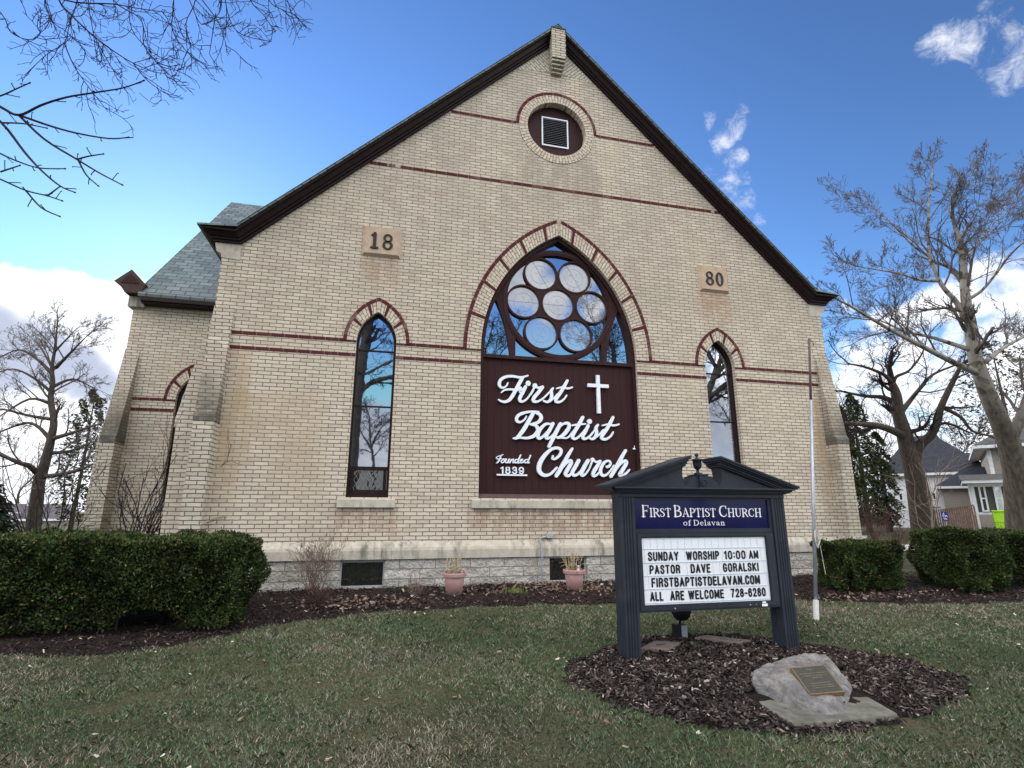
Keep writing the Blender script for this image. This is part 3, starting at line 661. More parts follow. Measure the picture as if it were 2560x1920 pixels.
CHUR = [([(905, 1075), (900, 1105), (935, 1105), (985, 1060), (995, 1010), (950, 985), (880, 1005), (805, 1080), (755, 1170), (755, 1250), (810, 1292), (880, 1275), (950, 1205)], [20, 26, 24, 30, 34, 30, 34, 42, 48, 46, 36, 26, 20]),
    ([(1122, 992), (1080, 1060), (1030, 1150), (980, 1240), (942, 1298)], [24, 36, 42, 42, 38]), ([(985, 1240), (1050, 1160), (1095, 1128), (1110, 1150), (1070, 1225), (1045, 1280), (1085, 1296), (1140, 1235)], [20, 24, 34, 40, 42, 38, 26, 20]),
    ([(1195, 1125), (1160, 1190), (1125, 1255), (1140, 1292), (1190, 1275), (1250, 1205)], [36, 40, 40, 32, 24, 22]), ([(1300, 1125), (1262, 1190), (1225, 1262), (1235, 1294), (1275, 1272), (1318, 1205), (1345, 1130)], [36, 42, 42, 32, 18, 16, 18]),
    dot(1350, 1118, 24), ([(1352, 1122), (1395, 1142), (1435, 1132)], [20, 24, 30]), ([(1432, 1136), (1395, 1200), (1358, 1265), (1362, 1298), (1400, 1285), (1440, 1235)], [36, 40, 40, 32, 20, 16]),
    ([(1512, 1196), (1535, 1188), (1552, 1158), (1535, 1130), (1490, 1140), (1448, 1200), (1440, 1262), (1468, 1294), (1515, 1278), (1555, 1232), (1590, 1180)], [30, 26, 24, 22, 26, 36, 38, 32, 20, 16, 16]),
    ([(1722, 1012), (1685, 1075), (1640, 1160), (1590, 1245), (1555, 1302)], [28, 36, 42, 42, 38]), ([(1600, 1245), (1660, 1165), (1710, 1130), (1730, 1150), (1690, 1225), (1655, 1285), (1690, 1292), (1735, 1260), (1765, 1225)], [20, 24, 34, 40, 42, 38, 28, 22, 16])]
FOUND = [([(345, 1062), (310, 1075), (280, 1085), (272, 1105), (290, 1112)], 9), ([(322, 1078), (305, 1120), (285, 1150), (272, 1155)], [12, 15, 13, 8]), ([(285, 1110), (330, 1105)], 8),
    ([(350, 1110), (325, 1135), (335, 1152), (360, 1140), (358, 1115), (375, 1110)], 12), ([(385, 1112), (372, 1145), (395, 1150), (415, 1112)], 12), ([(418, 1112), (405, 1150), (425, 1145)], 12), ([(440, 1115), (425, 1152)], 12), ([(432, 1135), (458, 1112), (465, 1120), (455, 1150), (470, 1150)], 11),
    ([(512, 1115), (485, 1120), (480, 1148), (500, 1150), (520, 1125)], 12), ([(545, 1065), (525, 1110), (512, 1152), (530, 1150)], 13), ([(545, 1138), (568, 1120), (555, 1112), (540, 1130), (545, 1152), (570, 1148), (590, 1125)], 11),
    ([(622, 1115), (595, 1120), (590, 1148), (612, 1150), (632, 1125)], 12), ([(655, 1070), (638, 1110), (622, 1152), (642, 1148)], 13), ([(283, 1287), (612, 1292)], 17)]
script(FIRST, 'lettering'); script(BAPT, 'lettering'); script(CHUR, 'lettering'); script(FOUND, 'lettering')
m = M(); m.ribbon([Z2(1404, 172), Z2(1423, 596)], 40 * UPX, .062, .115, 1); m.ribbon([Z2(1297, 286), Z2(1524, 290)], 44 * UPX, .0605, .114, 1)
m2 = M(); a, b = Z2(1404, 170), Z2(1423, 597); c, d = Z2(1294, 287), Z2(1526, 290); h = 20 * UPX
x_ = (a[0] + b[0]) / 2 ; zc = (c[1] + d[1]) / 2
m2.prism_y([(x_ - h, b[1]), (x_ + h, b[1]), (x_ + h, zc - h), (d[0], zc - h), (d[0], zc + h), (x_ + h, zc + h), (x_ + h, a[1]), (x_ - h, a[1]), (x_ - h, zc + h), (c[0], zc + h), (c[0], zc - h), (x_ - h, zc - h)], .062, .115)
m2.build('cross', m_white, panel)
SANS = {  # condensed capitals and figures as centre lines in a 1-high box: (width, strokes)
 'A': (.50, [[(0, 0), (.25, 1)], [(.25, 1), (.5, 0)], [(.10, .30), (.40, .30)]]), 'B': (.44, [[(0, 0), (0, 1)], [(0, 1), (.28, 1), (.40, .88), (.40, .66), (.28, .54), (0, .54)], [(.28, .54), (.43, .42), (.43, .12), (.28, 0), (0, 0)]]),
 'C': (.44, [[(.43, .74), (.40, .92), (.22, 1.01), (.05, .90), (0, .5), (.05, .10), (.22, -.01), (.40, .08), (.43, .27)]]), 'D': (.44, [[(0, 0), (0, 1)], [(0, 1), (.24, 1), (.40, .88), (.44, .5), (.40, .12), (.24, 0), (0, 0)]]),
 'E': (.38, [[(0, 0), (0, 1)], [(0, 1), (.38, 1)], [(0, .53), (.34, .53)], [(0, 0), (.38, 0)]]), 'F': (.37, [[(0, 0), (0, 1)], [(0, 1), (.37, 1)], [(0, .52), (.33, .52)]]),
 'G': (.46, [[(.43, .76), (.38, .93), (.22, 1.01), (.05, .90), (0, .5), (.05, .10), (.22, -.01), (.40, .08), (.44, .22), (.44, .46)], [(.26, .46), (.44, .46)]]), 'H': (.44, [[(0, 0), (0, 1)], [(.44, 0), (.44, 1)], [(0, .52), (.44, .52)]]), 'I': (.02, [[(.01, 0), (.01, 1)]]),
 'K': (.45, [[(0, 0), (0, 1)], [(0, .38), (.42, 1)], [(.14, .58), (.45, 0)]]), 'L': (.36, [[(0, 1), (0, 0)], [(0, 0), (.36, 0)]]), 'M': (.56, [[(0, 0), (0, 1)], [(.56, 0), (.56, 1)], [(0, 1), (.28, .18)], [(.28, .18), (.56, 1)]]), 'N': (.45, [[(0, 0), (0, 1)], [(.45, 0), (.45, 1)], [(0, 1), (.45, 0)]]),
 'O': (.46, [[(.23, 1.01), (.05, .90), (0, .5), (.05, .10), (.23, -.01), (.41, .10), (.46, .5), (.41, .90), (.23, 1.01)]]), 'P': (.42, [[(0, 0), (0, 1)], [(0, 1), (.26, 1), (.41, .88), (.41, .60), (.26, .47), (0, .47)]]),
 'R': (.44, [[(0, 0), (0, 1)], [(0, 1), (.26, 1), (.41, .88), (.41, .64), (.26, .52), (0, .52)], [(.26, .52), (.38, .42), (.42, 0)]]), 'S': (.42, [[(.41, .76), (.36, .93), (.20, 1.01), (.04, .92), (.02, .74), (.10, .60), (.33, .45), (.42, .28), (.37, .08), (.21, -.01), (.04, .07), (0, .26)]]),
 'T': (.44, [[(.22, 0), (.22, 1)], [(0, 1), (.44, 1)]]), 'U': (.44, [[(0, 1), (0, .28), (.06, .07), (.22, -.01), (.38, .07), (.44, .28), (.44, 1)]]), 'V': (.48, [[(0, 1), (.24, 0)], [(.24, 0), (.48, 1)]]), 'W': (.72, [[(0, 1), (.18, 0)], [(.18, 0), (.36, .95)], [(.36, .95), (.54, 0)], [(.54, 0), (.72, 1)]]),
 'Y': (.48, [[(0, 1), (.24, .45)], [(.48, 1), (.24, .45)], [(.24, .45), (.24, 0)]]), '.': (.02, [[(.01, 0), (.01, .03)]]), ':': (.02, [[(.01, .22), (.01, .26)], [(.01, .74), (.01, .78)]]), '-': (.26, [[(0, .42), (.26, .42)]]),
 '1': (.20, [[(.18, 0), (.18, 1)], [(0, .80), (.18, .98)]]), '2': (.42, [[(.02, .74), (.08, .94), (.22, 1.01), (.38, .92), (.41, .72), (.34, .50), (.02, 0)], [(.02, 0), (.42, 0)]]), '3': (.42, [[(.02, .76), (.08, .95), (.22, 1.01), (.37, .92), (.38, .68), (.30, .55), (.16, .54)], [(.16, .54), (.34, .50), (.42, .30), (.36, .07), (.21, -.01), (.05, .07), (0, .24)]]),
 '6': (.42, [[(.40, .80), (.34, .95), (.22, 1.01), (.06, .88), (.0, .45), (.05, .10), (.22, -.01), (.38, .10), (.42, .32), (.36, .54), (.22, .61), (.06, .50)]]), '7': (.42, [[(0, 1), (.42, 1)], [(.42, 1), (.26, .55), (.16, 0)]]),
 '8': (.42, [[(.21, 1.01), (.05, .90), (.05, .66), (.21, .54), (.37, .66), (.37, .90), (.21, 1.01)], [(.21, .54), (.03, .42), (.01, .16), (.21, -.01), (.41, .16), (.39, .42), (.21, .54)]]), '9': (.42, [[(.02, .20), (.08, .05), (.20, -.01), (.36, .12), (.42, .55), (.37, .90), (.20, 1.01), (.04, .90), (0, .68), (.06, .46), (.20, .39), (.36, .50)]]), '0': (.42, [[(.21, 1.01), (.04, .88), (0, .5), (.04, .12), (.21, -.01), (.38, .12), (.42, .5), (.38, .88), (.21, 1.01)]])}
def sans(txt, name, mat, parent, x0, x1, z0, z1, y, wt=.19, depth=.003, gap=.17):
    m = M(); h = (z1 - z0) / (1 + wt * .9); adv = 0; items = []
    for ch in txt: w, st = SANS[ch]; items.append((adv, st)); adv += w + wt * .92 + gap * .75
    tot = adv - gap * .75 - wt * .92; sx = (x1 - x0 - wt * h * .95) / (tot * h); k = 0
    for ax, st in items:
        for pts in st:
            k += 1; m.ribbon([(x0 + wt * h * .47 + (ax + px_) * h * sx, z0 + wt * h * .45 + pz * h) for px_, pz in pts], wt * h, y - depth - .00005 * k, y, 3 if len(pts) > 2 else 1)
    return m.build(name, mat, parent)
a, b = Z2(318, 1277), Z2(580, 1200); sans('1839', 'lettering', m_white, panel, a[0], b[0], a[1], b[1], .115, .21, .045, .16)
m = M(); p = PX(1582, 1122, .06); m.tube([(p.x + .04, .069, p.z + .07), (p.x + .02, .02, p.z + .05), (p.x, .01, p.z)], .006, 6); m.lathe([(.0, .02), (.022, .012), (.03, -.012), (.0, -.02)], (p.x, .01, p.z), 10); m.build('panel_lamp', m_white, big)
# conduit with junction box
m = M(); m.tube([(-.49, -.075, -1.16), (-.495, -.115, -.66), (-.5, -.115, -.42), (-.5, -.03, -.36), (-.47, -.03, -.325), (-.38, -.03, -.31)], .013, 8); cd = m.build('conduit', m_galv, church)
m = M(); m.box(-.375, -.25, -.07, -.001, -.335, -.245); m.build('junction_box', m_alum, cd, bevel=.006)
# corner buttresses
def buttress(x0, x1, y, dep_low, dep_cap, zt, zc, parent=church):
    m = M(); m.box(x0, x1, y - dep_low, y + .05, -1.3, zc - .10); m.build('buttress', m_butt, parent)
    m = M(); m.prism = None
    b = len(m.v); pr = [(y + .04, zc - .10), (y - dep_cap - .045, zc - .10), (y - dep_cap - .045, zc + .02), (y - dep_cap, zc + .09), (y - .004, zt), (y + .04, zt)]
    for x in (x0 - .012, x1 + .012): m.v += [(x, yy, zz) for yy, zz in pr]
    k = len(pr); m.f += [tuple(range(k)), tuple(range(2 * k - 1, k - 1, -1))] + [(i, (i + 1) % k, k + (i + 1) % k, k + i) for i in range(k)]
    m.build('buttress_weathering', m_sooty, parent)
buttress(6.19, 6.50, 0, .29, .25, 3.72, 1.70); buttress(-6.50, -6.19, 0, .29, .25, 3.72, 1.70)
for s in (-1, 1):
    m = M(); m.box(s * 6.345 - .19, s * 6.345 + .19, -.38, 0, -1.6, -.33); m.build('buttress_plinth', m_found, church)
m = M(); pr = [(-6.49, -1.3), (-6.87, -1.3), (-6.87, 1.52), (-6.9, 1.53), (-6.9, 1.66), (-6.52, 3.7), (-6.49, 3.7)]
m.v = [(x, y, z) for y in (.08, .46) for x, z in pr]; k = len(pr); m.f = [tuple(range(k)), tuple(range(2 * k - 1, k - 1, -1))] + [(i, (i + 1) % k, k + (i + 1) % k, k + i) for i in range(k)]; m.build('buttress', m_wall, church)
# transept
TY = 3.3; TZ = -.675
to = opening(-7.69, SILL - .05, ZU + TZ, *SM, 12)
m = M(); m.prism_y([(-9.2, -1.3), (-6.49, -1.3), (-6.49, 4.75), (-9.2, 4.75)], TY, TY + .3, [to]); m.build('transept_wall', m_wall, church)
m = M(); b = [(3.601, -1.3), (13.4, -1.3), (13.4, 4.9), (8.4, 10.3), (3.601, 5.2)]
m.v = [(x, y, z) for x in (-9.2, -8.9) for y, z in b]; m.f = [(0, 1, 2, 3, 4), (9, 8, 7, 6, 5)] + [(i, (i + 1) % 5, 5 + (i + 1) % 5, 5 + i) for i in range(5)]; m.build('transept_wall', m_wall, church)
m = M(); pr = [(2.98, 4.87), (3.3, 5.27), (8.39, 10.44), (13.5, 5.2), (13.5, 5.27), (8.39, 10.52), (3.27, 5.33), (2.96, 4.93)]
m.v = [(x, y, z) for x in (-9.02, -.2) for y, z in pr]; k = len(pr); m.f = [tuple(range(k)), tuple(range(2 * k - 1, k - 1, -1))] + [(i, (i + 1) % k, k + (i + 1) % k, k + i) for i in range(k)]; m.build('transept_roof', m_slate, church)
m = M(); m.box(-8.96, -6.5, 3.03, TY, 4.742, 4.862); m.box(-8.96, -6.5, 2.985, 3.03, 4.78, 4.868); m.build('gutter', m_darkbrown, church)
m = M(); m.prism_y([(-9.30, 4.94), (-8.98, 4.94), (-8.95, 5.05), (-8.91, 5.17), (-9.235, 5.50), (-9.545, 5.19), (-9.40, 5.08)], 3.0, 3.5); kg = m.build('kneeler_gablet', plain('faded_brown_gablet', (.060, .040, .036), .7, .2, 14, .1), church)
m = M(); m.prism_y([(-9.40, 5.17), (-9.04, 5.165), (-9.235, 5.38)], 2.985, 2.999); m.build('gablet_panel', m_brown, kg)
m = M(); m.box(-9.29, -8.955, 3.2, 3.5, 4.68, 4.938); m.build('kneeler_stone', m_stone, church, bevel=.02)
buttress(-9.2, -8.93, TY, .42, .40, 3.70, 1.66)
m = M(); pr = [(-9.19, -1.3), (-9.50, -1.3), (-9.50, 1.6), (-9.22, 3.6), (-9.19, 3.6)]
m.v = [(x, y, z) for y in (3.42, 3.8) for x, z in pr]; m.f = [(0, 1, 2, 3, 4), (9, 8, 7, 6, 5)] + [(i, (i + 1) % 5, 5 + (i + 1) % 5, 5 + i) for i in range(5)]; m.build('buttress', m_butt, church)
lancet(-7.69, TZ, TY)
arch_band('arch_surround', m_arch, church, -7.69, ZU + TZ, .309, .676, .352, .895, TY - .013, TY - .001, n=14); arch_band('hood_mould', m_red, church, -7.69, ZU + TZ, .352, .896, .352, .960, TY - .020, TY - .001, red=True, n=16)
for t in (.42, .80):
    for sd_ in (1, -1): arch_band('red_voussoir', m_redsolid, church, -7.69, ZU + TZ, .309, .676, .352, .896, TY - .017, TY - .001, t - .032, t + .032, n=2, sides=(sd_,))
for z in (2.575, 2.34): band('belt_course', -8.92, -8.06, z, y=TY); band('belt_course', -7.32, -6.5, z, y=TY)
m = M(); m.box(-8.15, -7.22, TY - .06, TY + .16, .17, .33); m.build('window_sill', m_stone, church, bevel=.008)

# ------------------------------------------------------------------ ground
rs = np.random.RandomState(7)
def ground(x, y):
    x = np.asarray(x, float); y = np.asarray(y, float)
    z = np.interp(y, [-400, -60, -10, -4.5, -.3, 0, 60], [-1.5, -1.46, -1.44, -1.375, -1.14, -1.13, -1.13])
    d = (x - CAM.x) * FH.x + (y - CAM.y) * FH.y; a = (x - CAM.x) * RT.x + (y - CAM.y) * RT.y
    t = np.clip((d - 22) / 9, 0, 1); s = np.clip((a - 8) / 6, 0, 1); z = z + .27 * t * t * (3 - 2 * t) * s
    return z + .012 * np.sin(x * 1.7 + 1) * np.sin(y * 1.3) + .008 * np.sin(x * 3.9) * np.sin(y * 4.3 + 2)
def gz(x, y): return float(ground(x, y))
def on_ground(u, v):
    z = -1.3
    for _ in range(50):
        d = ray(u, v); t = (z - CAM.z) / d.z; p = CAM + d * t; z = .5 * z + .5 * gz(p.x, p.y)
    return Vector((p.x, p.y, gz(p.x, p.y)))
def lawn_mat():
    m, N = new_mat('thatch_and_soil'); p = pos(N)
    c = N.mix(N.ramp(N.noise(p, 1.1, 6, .65), .35, .65), (.050, .062, .030), (.115, .098, .060)); c = N.mix(N.ramp(N.noise(p, 55, 4, .75), .42, .66), c, (.045, .042, .028))
    c = N.mix(N.ramp(N.noise(p, 5.0, 5, .7), .5, .75, 0, .6), c, (.075, .09, .04)); finish(N, c, .95, N.noise(p, 70, 4), .8, .03, 0, .1); return m
gx = np.concatenate([[-400, -150, -70, -40, -25], np.linspace(-16, 16, 81), [19, 23, 28, 34, 42, 55, 80, 160, 400]]); gy = np.concatenate([[-400, -120, -50, -25, -16], np.linspace(-12, 4, 61), [6, 9, 13, 18, 24, 32, 45, 70, 140, 400]])
XX, YY = np.meshgrid(gx, gy); VV = np.stack([XX, YY, ground(XX, YY)], -1).reshape(-1, 3)
nx, ny = len(gx), len(gy); ii = (np.arange(ny - 1)[:, None] * nx + np.arange(nx - 1)[None, :]).ravel()
lawn = big_mesh('lawn', VV, np.stack([ii, ii + 1, ii + nx + 1, ii + nx], 1), lawn_mat()); tag(lawn, kind='structure')
for p in lawn.data.polygons: p.use_smooth = True
def mulch_mat():
    m, N = new_mat('mulch'); p = pos(N); n = N.noise(p, 38, 6, .75, 1.0)
    c = N.mix(N.ramp(n, .35, .68), (.016, .012, .012), (.062, .045, .040)); c = N.mix(N.ramp(N.noise(p, 60, 3, .7), .68, .76, 0, .7), c, (.20, .15, .12))
    finish(N, c, .95, n, 1.0, .06, 0, .1); return m
m_mulch = mulch_mat()
# bed along the church wall: front edge as seen
edge_px = [(-900, 1730), (-450, 1690), (0, 1645), (300, 1640), (550, 1592), (750, 1555), (950, 1532), (1200, 1519), (1440, 1512), (1700, 1505), (2020, 1500), (2300, 1510), (2560, 1500), (2900, 1500)]
EDGE = [on_ground(u, v) for u, v in edge_px]; ex = np.array([p.x for p in EDGE]); ey = np.array([p.y for p in EDGE])
def bed_front(x): return np.interp(x, ex, ey) + .05 * np.sin(np.asarray(x) * 5.1) + .03 * np.sin(np.asarray(x) * 11.7 + 1)
BX0, BX1 = -9.5, 10.5
xs = np.linspace(BX0, BX1, 260); ts = np.linspace(0, 1, 16); yb = np.where(xs < -6.6, -.6, np.where(xs > 6.7, -.4, -.03))
XX = np.repeat(xs[None, :], 16, 0); YY = bed_front(xs)[None, :] * (1 - ts[:, None]) + yb[None, :] * ts[:, None]
ZZ = ground(XX, YY) + .006 + .035 * np.sin(np.pi * np.clip(ts, 0, 1))[:, None] ** .5 + .012 * np.sin(XX * 13) * np.sin(YY * 17)
ii = (np.arange(15)[:, None] * 260 + np.arange(259)[None, :]).ravel()
bed = big_mesh('mulch_bed', np.stack([XX, YY, ZZ], -1).reshape(-1, 3), np.stack([ii, ii + 1, ii + 261, ii + 260], 1), m_mulch); tag(bed, kind='structure')
# bed round the sign
SB = [on_ground(u, v) for u, v in [(1420, 1685), (1440, 1660), (1490, 1637), (1600, 1605), (1690, 1592), (1770, 1588), (1860, 1592), (1930, 1602), (2050, 1617), (2150, 1633), (2260, 1652), (2340, 1672), (2400, 1700), (2415, 1720), (2395, 1745), (2340, 1770), (2260, 1795), (2200, 1812), (2080, 1835), (1980, 1838), (1850, 1826), (1740, 1812), (1640, 1790), (1560, 1765), (1500, 1742), (1450, 1718)]]
SBC = Vector((.25, -5.1, 0)); sba = np.unwrap(np.array([math.atan2(p.y - SBC.y, p.x - SBC.x) for p in SB])); sbr = np.array([math.hypot(p.x - SBC.x, p.y - SBC.y) for p in SB])
o_ = np.argsort(sba % (2 * np.pi)); SA, SR = (sba % (2 * np.pi))[o_], sbr[o_]
def sign_r(a): a = np.mod(a, 2 * np.pi); return np.interp(a, np.concatenate([[SA[-1] - 2 * np.pi], SA, [SA[0] + 2 * np.pi]]), np.concatenate([[SR[-1]], SR, [SR[0]]])) * (1 + .02 * np.sin(a * 17) + .015 * np.sin(a * 41))
A = np.linspace(0, 2 * np.pi, 120, endpoint=False); T = np.linspace(0, 1, 14)[1:]
XX = SBC.x + T[:, None] * sign_r(A)[None] * np.cos(A)[None]; YY = SBC.y + T[:, None] * sign_r(A)[None] * np.sin(A)[None]
def sb_h(t): return .008 + .06 * np.sqrt(np.clip(1 - t * t, 0, 1))
ZZ = ground(XX, YY) + sb_h(T)[:, None] + .01 * np.sin(XX * 19) * np.sin(YY * 23)
V = np.concatenate([[[SBC.x, SBC.y, gz(SBC.x, SBC.y) + .068]], np.stack([XX, YY, ZZ], -1).reshape(-1, 3)]); fs = []
m = M(); m.v = [tuple(p) for p in V]
for k in range(120):
    m.f.append((0, 1 + k, 1 + (k + 1) % 120))
    for i in range(12): a = 1 + i * 120 + k; b = 1 + i * 120 + (k + 1) % 120; m.f.append((a, a + 120, b + 120, b))
sbed = m.build('mulch_bed', m_mulch, smooth=True); tag(sbed, kind='structure')
def in_sign_bed(x, y, k=1.0):
    a = np.arctan2(y - SBC.y, x - SBC.x); return np.hypot(x - SBC.x, y - SBC.y) < sign_r(a) * k
def in_wall_bed(x, y, off=0.0): return (y > bed_front(x) + off) & (x > BX0) & (x < BX1) & (y < .4)
def rand_frames(n, flat=.5):
    """random orthonormal axes, lying down more the smaller flat is"""
    nz_ = rs.normal(size=(n, 3)) * [flat, flat, flat] + [0, 0, 1]; nz_ /= np.linalg.norm(nz_, axis=1)[:, None]
    t = rs.normal(size=(n, 3)); t -= nz_ * (t * nz_).sum(1)[:, None]; t /= np.linalg.norm(t, axis=1)[:, None]
    return t, np.cross(nz_, t), nz_
def chips(name, xy, zfun, lo, hi, cols, mat, flat=.45, asp=(.2, .45), lift=.012):
    n = len(xy); t, b, nn = rand_frames(n, flat); L = rs.uniform(lo, hi, n); W = L * rs.uniform(*asp, n)
    c = np.stack([xy[:, 0], xy[:, 1], zfun(xy[:, 0], xy[:, 1]) + rs.uniform(.0, lift, n) + .003], 1)
    tl = t * (L / 2)[:, None]; bw_ = b * (W / 2)[:, None]
    bend = nn * (L * rs.uniform(-.12, .12, n))[:, None]
    q = np.stack([c - tl - bw_, c + bend - bw_ * rs.uniform(.8, 1.3, n)[:, None], c + tl - bw_ * .5, c + tl + bw_ * .5, c + bend + bw_, c - tl + bw_], 1)
    f = np.arange(n * 6).reshape(n, 6)
    return big_mesh(name, q.reshape(-1, 3), f, mat, None, np.repeat(cols, 6, 0))
def mixcol(n, table):
    w = np.array([t[0] for t in table], float); k = rs.choice(len(table), n, p=w / w.sum()); c = np.array([t[1] for t in table])[k]
    return c * rs.uniform(.7, 1.3, (n, 1))
CH = [(5, (.030, .023, .022)), (5, (.055, .042, .039)), (3.4, (.10, .078, .070)), (1.8, (.19, .155, .135)), (.5, (.42, .37, .33))]
n = 34000; q = np.stack([rs.uniform(-1.9, 2.6, n), rs.uniform(-6.6, -3.4, n)], 1); q = q[in_sign_bed(q[:, 0], q[:, 1], 1.03) & ~((q[:, 0] > -.40) & (q[:, 0] < .66) & (q[:, 1] > -6.22) & (q[:, 1] < -5.6))]
def z_sb(x, y):
    t = np.hypot(x - SBC.x, y - SBC.y) / sign_r(np.arctan2(y - SBC.y, x - SBC.x)); return ground(x, y) + sb_h(np.minimum(t, 1))
tag(chips('bark_mulch', q, z_sb, .018, .065, mixcol(len(q), CH) * .8, m_chip), 'dark shredded bark mulch covering the oval bed round the sign', 'mulch', kind='stuff')
n = 42000; q = np.stack([rs.uniform(BX0, BX1, n), rs.uniform(-3.8, 0, n)], 1); q = q[in_wall_bed(q[:, 0], q[:, 1], -.03) & (q[:, 1] < -.06)]
def z_wb(x, y): return ground(x, y) + .03
tag(chips('bark_mulch', q, z_wb, .018, .06, mixcol(len(q), [(5, (.024, .018, .018)), (5, (.042, .031, .030)), (2.5, (.075, .056, .05)), (.7, (.16, .12, .10)), (.15, (.38, .32, .27))]), m_chip), 'dark bark mulch spread along the foot of the church wall', 'mulch', kind='stuff')
# dead leaves: drifts in the bed, a scatter on the grass
def leaf_xy(c, s, n): return np.stack([rs.normal(c[0], s[0], n), rs.normal(c[1], s[1], n)], 1)
q = np.concatenate([leaf_xy((-3.6, -1.35), (.55, .2), 380), leaf_xy((-.3, -.75), (.75, .2), 520), leaf_xy((-1.9, -.8), (.5, .2), 120), leaf_xy((1.6, -.9), (1.2, .3), 200), leaf_xy((4.5, -2.2), (1.2, .2), 200)])
q = q[(q[:, 1] < -.1)]
LF = [(4, (.15, .10, .08)), (2.5, (.22, .165, .13)), (4, (.09, .06, .05)), (.5, (.42, .36, .30))]
tag(chips('fallen_leaves', q, lambda x, y: ground(x, y) + .045, .03, .075, mixcol(len(q), LF), m_litter, .5, (.4, .7), .03), 'brown fallen leaves drifted along the wall bed', 'leaves', kind='stuff')
n = 2600; d = rs.uniform(2.2, 9.5, n); a = rs.uniform(-1.1, 1.1, n) * d; q = np.stack([CAM.x + RT.x * a + FH.x * d, CAM.y + RT.y * a + FH.y * d], 1)
q = q[~in_sign_bed(q[:, 0], q[:, 1]) & ~in_wall_bed(q[:, 0], q[:, 1])]
q = q[rs.uniform(size=len(q)) < np.clip(.25 + .8 * np.exp(-((q[:, 1] - bed_front(q[:, 0])) / .7) ** 2), 0, 1)]
tag(chips('fallen_leaves', q, ground, .015, .05, mixcol(len(q), [(3, (.24, .17, .12)), (2, (.13, .08, .06)), (1.2, (.55, .50, .42))]), m_litter, .35, (.35, .7), .03), 'small dry leaves scattered over the grass', 'leaves', kind='stuff')
# grass
def pnoise(x, y, seed, f):
    r_ = np.random.RandomState(seed); s = 0
    for k in range(7):
        a_, p1, ff = r_.uniform(0, 6.28), r_.uniform(0, 6.28), f * r_.uniform(.6, 2.2); s = s + np.sin((x * math.cos(a_) + y * math.sin(a_)) * ff + p1 + 1.2 * np.sin((x * math.sin(a_) - y * math.cos(a_)) * ff * .7 + p1 * 2))
    return s / 3.2
def grass(n, d0, d1, name, label):
    d = rs.uniform(d0, d1, n); a = rs.uniform(-1, 1, n) * (d * 1.04 + .7); x = CAM.x + RT.x * a + FH.x * d; y = CAM.y + RT.y * a + FH.y * d
    k = ~in_sign_bed(x, y, .985) & ~in_wall_bed(x, y, .04) & ~((y > -.1) & (np.abs(x) < 6.6)) & ~((x > -.46) & (x < .66) & (y > -6.32) & (y < -5.55)); x, y, d = x[k], y[k], d[k]; n = len(x)
    clump = pnoise(x, y, 3, 2.2); fine_ = pnoise(x, y, 5, 9.0); bed_d = np.exp(-np.abs(y - bed_front(x)) / .45)
    straw = np.clip(.27 + .30 * clump + .20 * fine_ + .36 * bed_d + .22 * pnoise(x, y, 13, .9), .04, .9); st = rs.uniform(size=n) < straw
    g = np.array([.078, .122, .060]) * (1 + .25 * pnoise(x, y, 9, 1.3))[:, None] * rs.uniform(.4, 1.75, (n, 1)); g[:, 0] *= rs.uniform(.8, 1.25, n); g = np.clip(g, .01, 1)
    s = np.array([.29, .26, .20]) * rs.uniform(.35, 1.6, (n, 1)); col = np.where(st[:, None], s, g)
    h = rs.uniform(.012, .040, n) * (1 + .35 * fine_ + .3 * clump).clip(.4, 2) * np.where(st, .75, 1.0); w = .0016 + .0008 * d * rs.uniform(.6, 1.3, n)
    th = rs.uniform(0, 6.283, n); lean = rs.uniform(.2, 1.7, n) * h; ph = rs.uniform(0, 6.283, n)
    z = ground(x, y) - .004; base = np.stack([x, y, z], 1); wv = np.stack([np.cos(th), np.sin(th), np.zeros(n)], 1) * w[:, None] / 2
    tip = base + np.stack([np.cos(ph) * lean, np.sin(ph) * lean, h], 1); mid = base + np.stack([np.cos(ph) * lean * .35, np.sin(ph) * lean * .35, h * .62], 1)
    V = np.stack([base - wv, base + wv, mid + wv * .8, tip, mid - wv * .8], 1).reshape(-1, 3)
    F_ = np.arange(n * 5).reshape(n, 5)
    cols = np.repeat(col, 5, 0)
    return tag(big_mesh(name, V, F_, m_grass, None, cols), label, 'grass', kind='stuff')
grass(560000, 2.0, 12.5, 'grass', 'short winter grass, green mixed with straw, covering the lawn')

# ------------------------------------------------------------------ church sign
sign = thing('church_sign', 'slate blue sign with fluted posts, broken pediment and white letter board', 'sign', (.158, -4.34, -1.38))
SC, SY = .158, -4.45
for px0 in (-.885, 1.03):
    px1 = px0 + .17; y0, y1 = SY, SY + .21
    nf = 4; prof = []
    def edge(p, q, inward):
        out = []
        for i in range(nf):
            c = .13 + .74 * (i + .5) / nf
            for dt, dep in ((-.055, 0), (-.03, .009), (.03, .009), (.055, 0)):
                t = c + dt; out.append((p[0] + (q[0] - p[0]) * t + inward[0] * dep, p[1] + (q[1] - p[1]) * t + inward[1] * dep))
        return [p] + out
    prof = edge((px0, y0), (px1, y0), (0, 1)) + edge((px1, y0), (px1, y1), (-1, 0)) + edge((px1, y1), (px0, y1), (0, -1)) + edge((px0, y1), (px0, y0), (1, 0))
    m = M(); k = len(prof); m.v = [(x, y, z) for z in (-1.47, .31) for x, y in prof]
    m.f = [tuple(range(k))[::-1], tuple(range(k, 2 * k))] + [(i, (i + 1) % k, k + (i + 1) % k, k + i) for i in range(k)]
    m.build('post', m_sign, sign)
